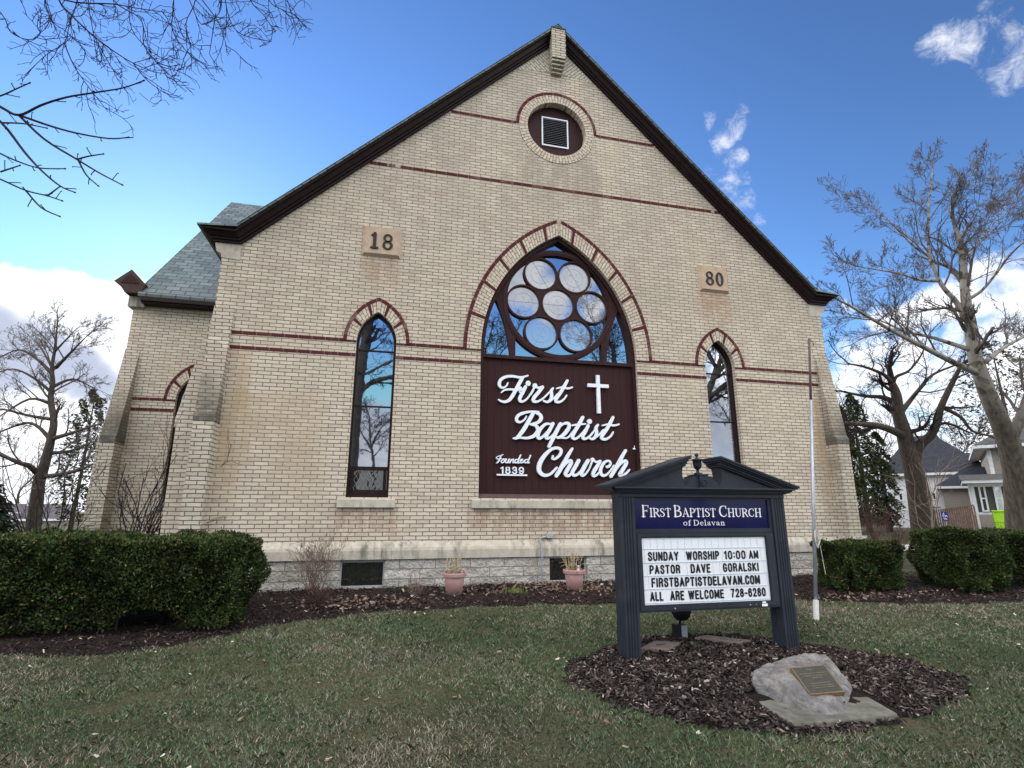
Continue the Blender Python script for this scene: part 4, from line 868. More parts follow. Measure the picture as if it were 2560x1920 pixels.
def ring_mould(name, steps, parent=sign, mat=m_sign):
    m = M()
    for o_, z0, z1 in steps: m.box(-.885 - o_, 1.20 + o_, SY - o_, SY + .21 + o_, z0, z1)
    return m.build(name, mat, parent, bevel=.004)
ring_mould('entablature', [(.006, .3105, .352), (.028, .353, .366), (.044, .3665, .384), (.066, .3845, .398), (.088, .3985, .416)])
# tympanum with the round notch and the little pedestal
def tymp():
    P = [(SC - 1.06, .417), (SC + 1.06, .417)]
    sl = .335 / 1.01; top = lambda x: .445 + (1.2 - abs(x)) * sl - .075
    n0 = .235; P += [(SC + 1.06, max(.43, top(1.06))), (SC + .20, top(.20))]
    nt = [(.255 * math.cos(R(a)), .575 + .245 * math.sin(R(a))) for a in np.linspace(30, -33, 12)]
    P += [(SC + x, z) for x, z in nt]
    P += [(SC + .165, .50), (SC + .135, .53), (SC + .12, .552)] + [(SC - .12, .552), (SC - .135, .53), (SC - .165, .50)]
    P += [(SC - x, z) for x, z in nt[::-1]] + [(SC - .20, top(.20)), (SC - 1.06, max(.43, top(1.06)))]
    m = M(); m.prism_y(P, SY + .012, SY + .198); m.build('pediment', m_sign, sign)
tymp()
for s in (-1, 1):
    m = M(); th = math.atan2(.335, 1.01); cs_, sn = math.cos(th), math.sin(th)
    for o_, n0, n1, e in ((.10, -.020, 0, 0), (.085, -.040, -.0205, .012), (.058, -.058, -.0405, .03), (.04, -.082, -.0585, .045), (.022, -.10, -.0825, .06)):
        x_in, x_out = .19 + e, 1.205 - e * .9
        def pt(x, n): return (SC + s * (x + n * sn), .778 - (x - .19) * math.tan(th) + n * cs_)
        q = [pt(x_out, n0), pt(x_out, n1), pt(x_in, n1), pt(x_in, n0)]
        if s < 0: q = q[::-1]
        m.prism_y(q, SY - o_, SY + .21 + o_)
    m.build('raking_cornice', m_sign, sign)
m = M(); m.box(SC - .052, SC + .052, SY - .012, SY + .215, .417, .556); m.box(SC - .062, SC + .062, SY - .022, SY + .22, .5565, .575); ped = m.build('pedestal', m_sign, sign, bevel=.003)
m = M()
for r0, r1, y0 in ((.030, .043, -.024), (.010, .022, -.022), (0.0005, .008, -.02)): m.ring(SC, .475, r0, r1, SY + y0, SY - .0125, n=24)
m.build('rosette', m_sign, ped)
m = M(); m.lathe([(0, .575), (.045, .575), (.045, .592), (.020, .60), (.014, .625), (.020, .632), (.040, .65), (.048, .69), (.051, .735), (.058, .738), (.058, .752), (.05, .756), (.015, .766), (.010, .782), (.02, .790), (.024, .805), (.018, .82), (0, .825)], (SC, SY + .10, 0), 24); m.build('urn_finial', m_sign, sign, smooth=True)
# name panel
x0, x1 = -.714, 1.029
m = M(); m.prism_y([(x0, -.075), (x1, -.075), (x1, .3095), (x0, .3095)], SY + .02, SY + .18, [[(x0 + .012, -.03), (x1 - .035, -.03), (x1 - .035, .292), (x0 + .012, .292)]]); fr = m.build('panel_frame', m_sign, sign)
m = M(); m.box(x0 + .011, x1 - .034, SY + .04, SY + .16, -.031, .293); blue = m.build('name_panel', m_blue, sign)
PY = SY + .04
GL = {  # serif capitals in a unit box: strokes (points, width); w = width of the letter
 'F': (.62, [([(.14, 0), (.14, 1)], .15), ([(.03, .98), (.60, .98)], .06), ([(.14, .52), (.47, .52)], .06), ([(.0, .03), (.30, .03)], .06), ([(.58, .98), (.58, .80)], .05), ([(.46, .60), (.46, .43)], .05)]),
 'I': (.34, [([(.17, 0), (.17, 1)], .15), ([(.02, .97), (.32, .97)], .06), ([(.02, .03), (.32, .03)], .06)]),
 'R': (.74, [([(.14, 0), (.14, 1)], .15), ([(.02, .97), (.38, .97), (.56, .86), (.56, .64), (.38, .51), (.14, .51)], [.06, .07, .15, .15, .07, .06]), ([(.34, .5), (.70, .03)], .14), ([(0, .03), (.28, .03)], .06)]),
 'S': (.56, [([(.48, .76), (.44, .93), (.27, .98), (.10, .88), (.10, .70), (.28, .55), (.45, .40), (.47, .18), (.28, .03), (.10, .08), (.04, .27)], [.05, .06, .06, .13, .14, .14, .14, .13, .06, .06, .05])]),
 'T': (.66, [([(.33, 0), (.33, 1)], .15), ([(.02, .97), (.64, .97)], .06), ([(.18, .03), (.48, .03)], .06), ([(.03, .97), (.03, .78)], .05), ([(.63, .97), (.63, .78)], .05)]),
 'B': (.68, [([(.14, 0), (.14, 1)], .15), ([(.02, .97), (.36, .97), (.52, .86), (.51, .66), (.34, .53), (.14, .53)], [.06, .07, .14, .14, .07, .06]), ([(.34, .53), (.58, .42), (.60, .16), (.40, .03), (.02, .03)], [.06, .13, .15, .07, .06])]),
 'A': (.80, [([(.40, 1), (.10, .03)], .06), ([(.40, 1), (.68, .03)], .15), ([(.20, .34), (.58, .34)], .06), ([(0, .03), (.22, .03)], .06), ([(.54, .03), (.82, .03)], .06)]),
 'P': (.62, [([(.14, 0), (.14, 1)], .15), ([(.02, .97), (.38, .97), (.56, .85), (.56, .62), (.38, .48), (.14, .48)], [.06, .07, .15, .15, .07, .06]), ([(0, .03), (.30, .03)], .06)]),
 'C': (.76, [([(.68, .72), (.62, .92), (.42, .98), (.18, .84), (.08, .5), (.18, .16), (.42, .03), (.62, .10), (.70, .26)], [.05, .06, .07, .14, .16, .14, .07, .06, .05]), ([(.69, .98), (.69, .72)], .05)]),
 'H': (.84, [([(.16, 0), (.16, 1)], .15), ([(.68, 0), (.68, 1)], .15), ([(.16, .51), (.68, .51)], .06)] + [([(x - .15, z), (x + .15, z)], .06) for x in (.16, .68) for z in (.03, .97)]),
 'U': (.80, [([(.16, 1), (.16, .30), (.26, .07), (.44, .03), (.60, .12), (.66, .32), (.66, 1)], [.15, .15, .12, .07, .06, .06, .06]), ([(.01, .97), (.31, .97)], .06), ([(.53, .97), (.79, .97)], .06)]),
 'D': (.80, [([(.14, 0), (.14, 1)], .15), ([(.02, .97), (.34, .97), (.62, .80), (.68, .5), (.60, .18), (.34, .03), (.02, .03)], [.06, .07, .14, .16, .14, .07, .06])]),
 'o': (.56, [([(.27, .64), (.09, .52), (.06, .32), (.12, .10), (.27, .02), (.44, .12), (.48, .33), (.43, .54), (.27, .64)], [.06, .12, .13, .11, .06, .11, .13, .12, .06])]),
 'f': (.38, [([(.18, 0), (.18, .78), (.26, .98), (.40, .95)], [.13, .13, .08, .1]), ([(.04, .62), (.36, .62)], .06), ([(.04, .03), (.32, .03)], .06)]),
 'e': (.50, [([(.08, .37), (.42, .37), (.40, .55), (.26, .64), (.10, .52), (.06, .32), (.12, .10), (.28, .02), (.44, .14)], [.05, .06, .10, .06, .11, .13, .12, .07, .05])]),
 'l': (.32, [([(.16, 0), (.16, 1)], .13), ([(.02, .03), (.30, .03)], .06), ([(.04, .96), (.16, .97)], .06)]),
 'a': (.52, [([(.08, .52), (.22, .63), (.36, .56), (.37, .10), (.48, .04)], [.1, .06, .11, .13, .08]), ([(.36, .38), (.14, .30), (.07, .16), (.16, .03), (.34, .14)], [.05, .09, .12, .09, .05])]),
 'v': (.58, [([(.12, .62), (.31, .02)], .13), ([(.46, .62), (.31, .02)], .06), ([(.02, .62), (.22, .62)], .06), ([(.36, .62), (.56, .62)], .06)]),
 'n': (.64, [([(.16, 0), (.16, .62)], .13), ([(.16, .46), (.32, .63), (.46, .52), (.47, 0)], [.06, .08, .13, .13]), ([(.02, .03), (.28, .03)], .06), ([(.34, .03), (.60, .03)], .06), ([(.04, .61), (.16, .61)], .06)])}
def serif(words, parent, y):
    for txt, x0, x1, zb, zbig, zsm in words:
        m = M(); adv = 0; items = []
        for i, ch in enumerate(txt):
            h = zbig if (i == 0 or zsm is None) else zsm; w, st = GL[ch]; items.append((adv, h, st)); adv += (w + .07) * h
        sx = (x1 - x0) / (adv - .07 * h); k = 0
        for ax, h, st in items:
            for pts, wd in st:
                k += 1; W_ = [q * h for q in wd] if hasattr(wd, '__len__') else wd * h
                m.ribbon([(x0 + (ax + px_ * h) * sx, zb + pz * h) for px_, pz in pts], W_, y - .002 - .00006 * k, y - .0002, 4)
        m.build('lettering', m_signwhite, parent)
def bx(u, v): q = PX(u, v, PY); return q.x, q.z
zb = bx(1750, 1291)[1]; zt = bx(1750, 1263)[1]; zs_ = bx(1750, 1270)[1]
serif([('FIRST', bx(1604, 1280)[0], bx(1677, 1280)[0], zb, zt - zb, zs_ - zb), ('BAPTIST', bx(1684, 1280)[0], bx(1789, 1280)[0], zb, zt - zb, zs_ - zb), ('CHURCH', bx(1797, 1280)[0], bx(1902.5, 1280)[0], zb, zt - zb, zs_ - zb)], blue, PY)
zb2 = bx(1760, 1312.3)[1]; h2 = bx(1760, 1299)[1] - zb2
serif([('of', bx(1708, 1306)[0], bx(1727, 1306)[0], zb2, h2, None), ('Delavan', bx(1733.5, 1306)[0], bx(1812.3, 1306)[0], zb2, h2, None)], blue, PY)
# letter cabinet
def cx_(u, v, y): q = PX(u, v, y); return q.x, q.z
CY = SY + .015
a = cx_(1603, 1345, CY); b = cx_(1909, 1340, CY); c = cx_(1614, 1514, CY); d = cx_(1932, 1498, CY)
sx0, sx1, sz0, sz1 = (a[0] + c[0]) / 2, (b[0] + d[0]) / 2, (c[1] + d[1]) / 2, (a[1] + b[1]) / 2
m = M(); m.prism_y([(x0 + .004, -.885), (x1 - .006, -.885), (x1 - .006, -.078), (x0 + .004, -.078)], CY, SY + .19, [[(sx0, sz0), (sx1, sz0), (sx1, sz1), (sx0, sz1)]]); cab = m.build('letter_cabinet', m_sign, sign)
m = M(); m.prism_y([(x0 + .02, -.865), (x1 - .02, -.865), (x1 - .02, -.09), (x0 + .02, -.09)], CY - .008, CY - .0005, [[(sx0 - .012, sz0 - .012), (sx1 + .012, sz0 - .012), (sx1 + .012, sz1 + .012), (sx0 - .012, sz1 + .012)]]); m.build('door_frame', m_sign, cab)
LY = CY + .012
m = M(); m.box(sx0 - .01, sx1 + .01, LY, SY + .18, sz0 - .01, sz1 + .01); lb = m.build('letter_board', m_lboard, sign)
def LZ(a_, b_): return cx_(1590 + a_ / 5.978, 1330 + b_ / 5.978, LY)
rows = [[('SUNDAY', 178, 635, 290, 425), ('WORSHIP', 748, 1242, 279, 409), ('10:00', 1315, 1635, 270, 398), ('AM', 1685, 1825, 266, 392)],
        [('PASTOR', 202, 660, 486, 620), ('DAVE', 816, 1112, 470, 605), ('GORALSKI', 1298, 1832, 454, 583)],
        [('FIRSTBAPTISTDELAVAN.COM', 230, 1852, 658, 797)], [('ALL', 212, 410, 888, 1026), ('ARE', 512, 722, 873, 1014), ('WELCOME', 782, 1315, 857, 993), ('728-6280', 1415, 1938, 831, 961)]]
for r_ in rows:
    for t, u0, u1, v0, v1 in r_:
        p0, p1 = LZ(u0, v1), LZ(u1, v0); q0, q1 = LZ((u0 + u1) / 2, v1), LZ((u0 + u1) / 2, v0)
        sans(t, 'lettering', m_letter, lb, LZ(u0, (v0 + v1) / 2)[0], LZ(u1, (v0 + v1) / 2)[0], q0[1], q1[1], LY - .0005, .235)
m = M()                                                  # clear rails and the edges of blank tiles
ztop, zbot = sz1, sz0
rz = [LZ(1000, v)[1] for v in (237, 440, 632, 825, 1030)]
for z in rz: m.box(sx0, sx1, LY - .004, LY - .0003, z - .004, z + .004)
for i in range(19):
    x = sx0 + .02 + (sx1 - sx0 - .04) * i / 18; m.box(x - .0012, x + .0012, LY - .0022, LY - .0003, rz[0] + .006, sz1 - .002)
for row, us in ((1, (130, 725, 1290, 1650, 1860)), (2, (150, 745, 1135, 1235, 1890)), (3, (165, 880, 1255, 1915)), (4, (185, 490, 770, 1390, 1940))):
    for u in us:
        x = LZ(u, 300)[0]; m.box(x - .0012, x + .0012, LY - .0022, LY - .0003, rz[row] + .006, rz[row - 1] - .006)
m.build('letter_rail', m_clearstrip, lb)
m = M()
for u, v, r_ in ((572, 1133, .008), (1692, 1073, .007), (1780, 1067, .004)):
    p = LZ(u, v); m.ring(p[0], p[1], .0005, r_, CY - .014, CY - .0085, n=12)
m.build('lock', m_alum, cab)
p = LZ(1910, 1077); m = M(); m.box(p[0] - .036, p[0] + .036, CY - .010, CY - .0085, p[1] - .014, p[1] + .014); m.box(p[0] - .028, p[0] + .018, CY - .010, CY - .0085, p[1] + .02, p[1] + .036); m.build('sticker', m_signwhite, cab)

# ------------------------------------------------------------------ boulder, slab, covers, lamp
slab = M(); zz = gz(.1, -5.95) + .055
sp = [(-.41, -6.24), (.52, -6.235), (.72, -5.55), (-.34, -5.60)]
slab.v = [(x, y, z) for z in (zz - .14, zz) for x, y in sp]; slab.f = [(0, 3, 2, 1), (4, 5, 6, 7)] + [(i, (i + 1) % 4, 4 + (i + 1) % 4, 4 + i) for i in range(4)]
o = slab.build('concrete_slab', plain('mossy_concrete', (.155, .152, .13), .95, .3, 7, .1, bump=.6, dirt=(.07, .075, .05)), bevel=.012); tag(o, 'mossy square concrete slab lying under the boulder', 'slab')
def boulder():
    P = [PX(u, v, y) for u, v, y in [(1976, 1646, -5.42), (2015, 1629, -5.38), (2062, 1634, -5.40), (2086, 1653, -5.46), (2113, 1687, -5.58), (2132, 1718, -5.70), (2124, 1768, -5.88), (2110, 1786, -5.97), (2092, 1795, -6.04), (2056, 1783, -6.01),
          (1985, 1762, -5.80), (1903, 1755, -5.66), (1881, 1702, -5.58), (1886, 1677, -5.53), (1915, 1658, -5.46), (1962, 1672, -5.66), (2008, 1738, -5.95), (1945, 1700, -5.74)]]
    P += [p + (p - CAM).normalized() * k_ + Vector((0, 0, -dz_)) for p, k_, dz_ in ((P[0], .35, .05), (P[1], .38, .05), (P[2], .38, .06), (P[4], .3, .08), (P[5], .25, .1), (P[13], .3, .06))]
    def PZ(u, v, z): d = ray(u, v); return CAM + d * ((z - CAM.z) / d.z)
    P += [PZ(u, v, zz - .01) for u, v in ((1935, 1745), (2040, 1782), (2092, 1797), (2118, 1780), (2112, 1745), (1960, 1715), (2080, 1715))]
    bm = bmesh.new()
    for p in P: bm.verts.new(p)
    bmesh.ops.convex_hull(bm, input=bm.verts); 
    bmesh.ops.delete(bm, geom=[v for v in bm.verts if not v.link_faces], context='VERTS')
    bmesh.ops.bevel(bm, geom=bm.edges[:], offset=.012, segments=2, affect='EDGES', profile=.5)
    bmesh.ops.triangulate(bm, faces=bm.faces)
    for _ in range(5):
        es = [e for e in bm.edges if e.calc_length() > .016]
        if not es: break
        bmesh.ops.subdivide_edges(bm, edges=es, cuts=1); bmesh.ops.triangulate(bm, faces=[f for f in bm.faces if len(f.verts) > 3])
    bmesh.ops.smooth_vert(bm, verts=bm.verts, factor=.35, use_axis_x=True, use_axis_y=True, use_axis_z=True)
    from mathutils import noise
    bm.normal_update()
    for v in bm.verts:
        h = .014 * noise.fractal(v.co * 7, .9, 2.0, 5) - .012 * abs(noise.fractal(v.co * 11 + Vector((5, 2, 1)), .9, 2.0, 4)) + .007 * noise.fractal(v.co * 30, 1.0, 2.0, 3); v.co += v.normal * h
    me = bpy.data.meshes.new('boulder'); bm.to_mesh(me); bm.free()
    mt, N = new_mat('grey_granite'); p = pos(N); n1 = N.noise(p, 6, 6, .7, .8)
    c = N.mix(N.ramp(n1, .35, .68), (.13, .127, .127), (.30, .29, .285)); c = N.mix(N.ramp(N.noise(p, 2.2, 4), .5, .72, 0, .55), c, (.30, .24, .20)); c = N.mix(N.ramp(N.noise(p, 90, 3, .8), .58, .72, 0, .6), c, (.10, .10, .11)); c = N.mix(N.ramp(N.noise(p, 30, 4, .8), .62, .74, 0, .6), c, (.47, .46, .45))
    c = N.mix(N.ramp(N.noise(p, 14, 5, .75, 1.2), .56, .70, 0, .55), c, (.075, .075, .078)); finish(N, c, .85, N.noise(p, 42, 7, .75), .9, .02, 0, .2); me.materials.append(mt)
    for f in me.polygons: f.use_smooth = True
    return link('boulder', me)
bo = boulder(); tag(bo, 'grey granite boulder bearing a bronze plaque', 'boulder')
Q = [PX(1976, 1673, -5.66), PX(2060, 1665, -5.665), PX(2112, 1733, -5.93), PX(2025, 1741, -5.935)]
nq = (Q[1] - Q[0]).cross(Q[3] - Q[0]).normalized(); nq = -nq if nq.z < 0 else nq
m = M(); A4 = [p + nq * .022 for p in Q]; B4 = [p - nq * .03 for p in Q]; m.v = [tuple(p) for p in A4 + B4]; m.f = [(0, 1, 2, 3), (7, 6, 5, 4)] + [(i, 4 + i, 4 + (i + 1) % 4, (i + 1) % 4) for i in range(4)]
pq = m.build('plaque', plain('bronze_edge', (.19, .125, .075), .6, .2, 20, .3, .2), bo)
ct = sum(Q, Vector()) / 4; In = [ct + (p - ct) * .93 for p in Q]; m = M(); A4 = [p + nq * .0235 for p in In]; B4 = [p + nq * .0225 for p in In]; m.v = [tuple(p) for p in A4 + B4]; m.f = [(0, 1, 2, 3), (7, 6, 5, 4)] + [(i, 4 + i, 4 + (i + 1) % 4, (i + 1) % 4) for i in range(4)]
m.build('plaque_face', plain('olive_bronze_field', (.062, .060, .048), .6, .15, 30, .2, .2), pq)
m = M(); rnd = random.Random(4)
def on_pq(u, v): return In[0] + (In[1] - In[0]) * u + (In[3] - In[0]) * v + nq * .0245
for v, u0, u1 in ((.12, .36, .62), (.27, .08, .92), (.36, .12, .88), (.45, .36, .66), (.66, .22, .80), (.75, .16, .84), (.83, .20, .82)):
    u = u0
    while u < u1:
        w = rnd.uniform(.02, .07); a_, b_ = on_pq(u, v), on_pq(min(u + w, u1), v); h_ = (In[3] - In[0]).normalized() * .0032
        m.v += [tuple(p) for p in (a_ - h_, b_ - h_, b_ + h_, a_ + h_)]; k = len(m.v); m.f.append((k - 4, k - 3, k - 2, k - 1)); u += w + .018
m.build('raised_text', plain('worn_bronze_text', (.17, .15, .105), .6, .2, 30), pq)
def cover(name, label, cat, px, mat):
    P = [on_ground(u, v) for u, v in px]; m = M(); k = len(P); m.v = [(p.x, p.y, p.z + z) for z in (.0, .082) for p in P]
    m.f = [tuple(range(k)), tuple(range(2 * k - 1, k - 1, -1))] + [(i, (i + 1) % k, k + (i + 1) % k, k + i) for i in range(k)]
    return tag(m.build(name, mat, bevel=.006), label, cat)
m_paver = plain('brown_concrete', (.17, .135, .12), .9, .15, 12, .15, bump=.3)
cv = cover('stone_cover', 'square brown concrete cover with a slot, behind the near sign post', 'cover', [(1600, 1640), (1672, 1643), (1705, 1624), (1640, 1620)], m_paver)
p = on_ground(1653, 1631); m = M(); m.box(p.x - .05, p.x + .05, p.y - .012, p.y + .012, p.z + .0835, p.z + .086); m.build('slot', m_letter, cv)
cover('paving_stone', 'long narrow brown paving stone in the mulch below the letter board', 'paver', [(1738, 1611), (1850, 1625), (1880, 1618), (1768, 1605)], m_paver)
lp = on_ground(1706, 1603); fl = thing('flood_lamp', 'dark ground floodlight on a short post behind the church sign', 'lamp', lp)
m = M(); m.box(lp.x - .075, lp.x + .055, lp.y - .02, lp.y + .09, lp.z - .05, lp.z + .19); m.build('post', m_letter, fl, bevel=.006)
m = M(); m.box(lp.x - .012, lp.x + .058, lp.y - .035, lp.y - .021, lp.z + .03, lp.z + .18); m.build('junction_box', m_galv, fl)
m = M(); m.tube([(lp.x, lp.y + .03, lp.z + .17), (lp.x + .01, lp.y + .03, lp.z + .26)], .014, 8); m.lathe([(0, .22), (.06, .23), (.10, .27), (.118, .33), (.122, .42), (0, .43)], (lp.x + .03, lp.y + .03, lp.z), 18); m.build('lamp_head', m_letter, fl, smooth=True)
# flagpole
fb = on_ground(2041, 1548); pt = PX(2022, 846, -2.85); pb = Vector(fb)
fp = thing('flagpole', 'slim leaning grey steel flagpole in a white ground sleeve', 'flagpole', pb)
ax = pt - pb
m = M(); m.tube([pb + ax * .045, pb + ax * .75], [.026, .022], 10); m.build('pole', m_galv, fp, smooth=True)
m = M(); m.tube([pb + ax * .75, pb + ax * 1.0], [.0195, .0195], 10); m.build('top_tube', m_rust, fp, smooth=True)
m = M(); m.tube([pb + ax * -.04, pb + ax * .06], [.038, .038], 12); m.build('sleeve', m_pvc, fp)
m = M(); c0 = pb + ax * .255; m.tube([c0 + Vector((-.045, -.03, .09)), c0 + Vector((.02, -.04, -.06))], .009, 6); m.tube([c0 + Vector((-.05, -.03, .08)), c0 + Vector((-.06, -.03, .18))], .008, 5); m.build('cleat', m_alum, fp)
m = M()
for k in range(5):
    a0 = .03 + .008 * k; m.tube([c0 + Vector((.012 + a0 * math.cos(t) * .75, -.035 - .003 * k, -.03 + .105 * math.sin(t) + .012 * k)) for t in np.linspace(0, 6.1, 16)], .006, 5)
m.tube([c0 + Vector((.06, -.03, -.1)), c0 + Vector((.075, -.03, -.30)), c0 + Vector((.09, -.03, -.50))], .004, 4); m.build('rope', m_rope, fp)
m = M(); m.tube([pt + Vector((.0, -.015, -.03)), pt + Vector((.05, -.02, -.06)), pt + Vector((.05, -.02, -.12))], .007, 6); m.build('pulley', m_rust, fp)
# flower pots with dead plants
m_pot = plain('dusty_pink_plastic', (.42, .255, .24), .55, .08, 9, .35, dirt=(.34, .24, .22)); m_soil = plain('dry_potting_soil', (.09, .05, .035), .95, .4, 50)
m_straw = plain('dry_straw_stems', (.42, .34, .22), .85, .3, 20); m_wither = plain('withered_brown_leaves', (.13, .06, .04), .85, .3, 30)
def make_pot(loc):
    t = thing('flower_pot', 'pink plastic flower pot left of the conduit, with upright dry stems', 'flower pot', loc, 'flower pots by the wall'); x, y, z = loc
    m = M(); m.lathe([(0, 0), (.125, 0), (.165, .29), (.160, .30), (.12, .02)], loc, 28); m.build('pot', m_pot, t, smooth=True)
    m = M(); m.lathe([(.163, .285), (.190, .287), (.196, .335), (.186, .345), (.172, .335), (.158, .29)], loc, 28); m.build('rim', m_pot, t)
    m = M(); m.lathe([(0, .315), (.08, .32), (.171, .30)], loc, 20); m.build('soil', m_soil, t); return t
g1 = on_ground(1135, 1491); g2 = on_ground(1437, 1479); g1.z += .015; g2.z += .015
pot1 = make_pot(tuple(g1)); pot2 = pot1.copy(); COL.objects.link(pot2); pot2.location = tuple(g2); pot2['label'] = 'pink plastic flower pot in front of the right basement window'
for ch in pot1.children:
    c = ch.copy(); COL.objects.link(c); c.parent = pot2
def dry_plant(loc, seed, label):
    r_ = random.Random(seed); t = thing('dead_plant', label, 'plant', (loc[0], loc[1], loc[2] + .31), 'dead plants in the pots'); b = Vector(loc) + Vector((0, 0, .30)); m = M(); m2 = M()
    for k in range(34):
        a = r_.uniform(0, 6.28); rr = r_.uniform(0, .12); p = b + Vector((rr * math.cos(a), rr * math.sin(a), 0)); h = r_.uniform(.12, .36); lean = Vector((r_.uniform(-.12, .12), r_.uniform(-.12, .12), 0))
        m.tube([p, p + lean * .4 + Vector((0, 0, h * .6)), p + lean + Vector((0, 0, h)), p + lean * 1.7 + Vector((0, 0, h * r_.uniform(.75, 1.05)))], [.005, .0045, .0035, .002], 4)
    if seed == 1: m.tube([b, b + Vector((-.02, 0, .4)), b + Vector((-.06, 0, .62)), b + Vector((-.10, 0, .60))], [.006, .005, .004, .003], 4)
    for k in range(60):
        a = r_.uniform(0, 6.28); rr = r_.uniform(.05, .2); p = b + Vector((rr * math.cos(a), rr * math.sin(a), r_.uniform(0, .1) - (.06 if rr > .17 else 0)))
        d_ = Vector((r_.uniform(-1, 1), r_.uniform(-1, 1), r_.uniform(-.7, .9))).normalized() * .05; e_ = d_.orthogonal().normalized() * .012; m2.add([p - e_, p + d_ * .5 + e_ * 1.2, p + d_, p + d_ * .5 - e_], [(0, 1, 2, 3)])
    m.build('stems', m_straw, t); m2.build('leaves', m_wither, t, fix=False)
dry_plant(tuple(g1), 1, 'straw-coloured dead stems standing in the left pot'); dry_plant(tuple(g2), 2, 'low withered plant with a white tag in the right pot')
p = Vector(g2) + Vector((.03, -.12, .36)); m = M(); m.box(p.x - .02, p.x + .02, p.y - .002, p.y + .002, p.z - .06, p.z + .06); tag(m.build('plant_tag', m_signwhite), 'small white plastic plant tag stuck in the right pot', 'tag')

# ------------------------------------------------------------------ hedges
def hedge(name, label, x0, x1, y0, y1, z1, z1r, n, seed, bow=.05, gaps=()):
    r_ = np.random.RandomState(seed); zb = gz((x0 + x1) / 2, y0) + .02
    t = thing(name, label, 'hedge', ((x0 + x1) / 2, (y0 + y1) / 2, zb), 'clipped yew hedges')
    Lx, Ly, H = x1 - x0, y1 - y0, (z1 + z1r) / 2 - zb
    ar = np.array([Lx * H, Lx * Ly, Ly * H, Ly * H, Lx * H * .35]); k = r_.choice(5, n, p=ar / ar.sum()); u, v = r_.uniform(size=n), r_.uniform(size=n)
    P = np.zeros((n, 3)); Nn = np.zeros((n, 3))
    for f, (ax, nv) in enumerate((('f', (0, -1, 0)), ('t', (0, 0, 1)), ('l', (-1, 0, 0)), ('r', (1, 0, 0)), ('b', (0, 1, 0)))):
        q = k == f; Nn[q] = nv
        if ax in 'fb': P[q] = np.stack([u[q], np.full(q.sum(), 0 if ax == 'f' else 1), v[q]], 1)
        elif ax == 't': P[q] = np.stack([u[q], v[q], np.ones(q.sum())], 1)
        else: P[q] = np.stack([np.full(q.sum(), 0 if ax == 'l' else 1), u[q], v[q]], 1)
    e = .16                                              # rounded shoulders and a waist that narrows to the ground
    c = P - .5; rad = np.clip((np.abs(c) - .5 + e * np.array([1 / max(Lx, .1), 1 / Ly, 1 / H]) * .6), 0, None); P -= np.sign(c) * rad * .45
    X = x0 + P[:, 0] * Lx; Y = y0 + P[:, 1] * Ly; ztop = z1 + (z1r - z1) * P[:, 0]; Z = zb + .03 + P[:, 2] * (ztop - zb - .03)
    taper = np.clip(.45 - P[:, 2], 0, 1) * .42; Y += taper * (.5 - P[:, 1]) * Ly * .8; X += taper * (.5 - P[:, 0]) * min(Lx, 1.6) * .5
    lump = .07 * np.sin(X * 4.1 + seed) * np.sin(Z * 5.3 + Y * 3) + .04 * pnoise(X * 1.3 + Y, Z * 1.6 + Y, seed, 7.0) + .03 * np.sin(X * 11 + Z * 9) + .02 * np.sin(X * 23 - Z * 17 + Y * 19)
    dep = r_.exponential(.035, n) - .02; off = lump - dep
    X += Nn[:, 0] * off; Y += Nn[:, 1] * off; Z += Nn[:, 2] * off * .7
    keep = Z > zb - .02
    for (gx_, gz_, rx, rz) in gaps: keep &= ~((k == 0) & (((X - gx_) / rx) ** 2 + ((Z - gz_) / rz) ** 2 < 1))
    low = (Z - zb) < .13; keep &= ~(low & (r_.uniform(size=n) < .45 + .4 * np.sin(X * 2.7 + seed)))
    X, Y, Z, Nn, dep = X[keep], Y[keep], Z[keep], Nn[keep], dep[keep]; n = len(X); stray = r_.uniform(size=n) < .012; Z += stray * r_.uniform(0, .07, n) * (Nn[:, 2] + .2); Y -= stray * (Nn[:, 1] < -.5) * r_.uniform(0, .07, n)
    d_ = Nn * .55 + r_.normal(size=(n, 3)) * .6 + [0, 0, .35]; d_ /= np.linalg.norm(d_, axis=1)[:, None]; s = np.cross(d_, r_.normal(size=(n, 3))); s /= np.linalg.norm(s, axis=1)[:, None]
    L = r_.uniform(.025, .055, n)[:, None]; W = r_.uniform(.007, .013, n)[:, None]; c0 = np.stack([X, Y, Z], 1)
    V = np.stack([c0 - s * W * .5, c0 + d_ * L * .5 + s * W, c0 + d_ * L, c0 + d_ * L * .5 - s * W], 1).reshape(-1, 3)
    col = np.array([.024, .042, .013]) * r_.uniform(.5, 1.5, (n, 1)); col *= (1 + .45 * pnoise(X + Y, Z - Y, seed + 5, 6.0))[:, None].clip(.35, 1.8); tip = r_.uniform(size=n) < np.where(Nn[:, 2] > .5, .42, .16) * (dep < .03); col[tip] = np.array([.070, .090, .024]) * r_.uniform(.6, 1.4, (tip.sum(), 1)); br = r_.uniform(size=n) < .03; col[br] = np.array([.17, .12, .05])  # pale tips, more of them on top where skylight is painted into the leaves
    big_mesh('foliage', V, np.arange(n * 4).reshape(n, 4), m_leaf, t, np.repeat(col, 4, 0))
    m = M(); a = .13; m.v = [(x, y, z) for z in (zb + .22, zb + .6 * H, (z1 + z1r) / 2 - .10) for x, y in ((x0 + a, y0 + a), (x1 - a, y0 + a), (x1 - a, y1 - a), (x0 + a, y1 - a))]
    m.v[:4] = [(x + (.22 if i in (0, 3) else -.22), y + (.2 if i < 2 else -.2), z) for i, (x, y, z) in enumerate(m.v[:4])]
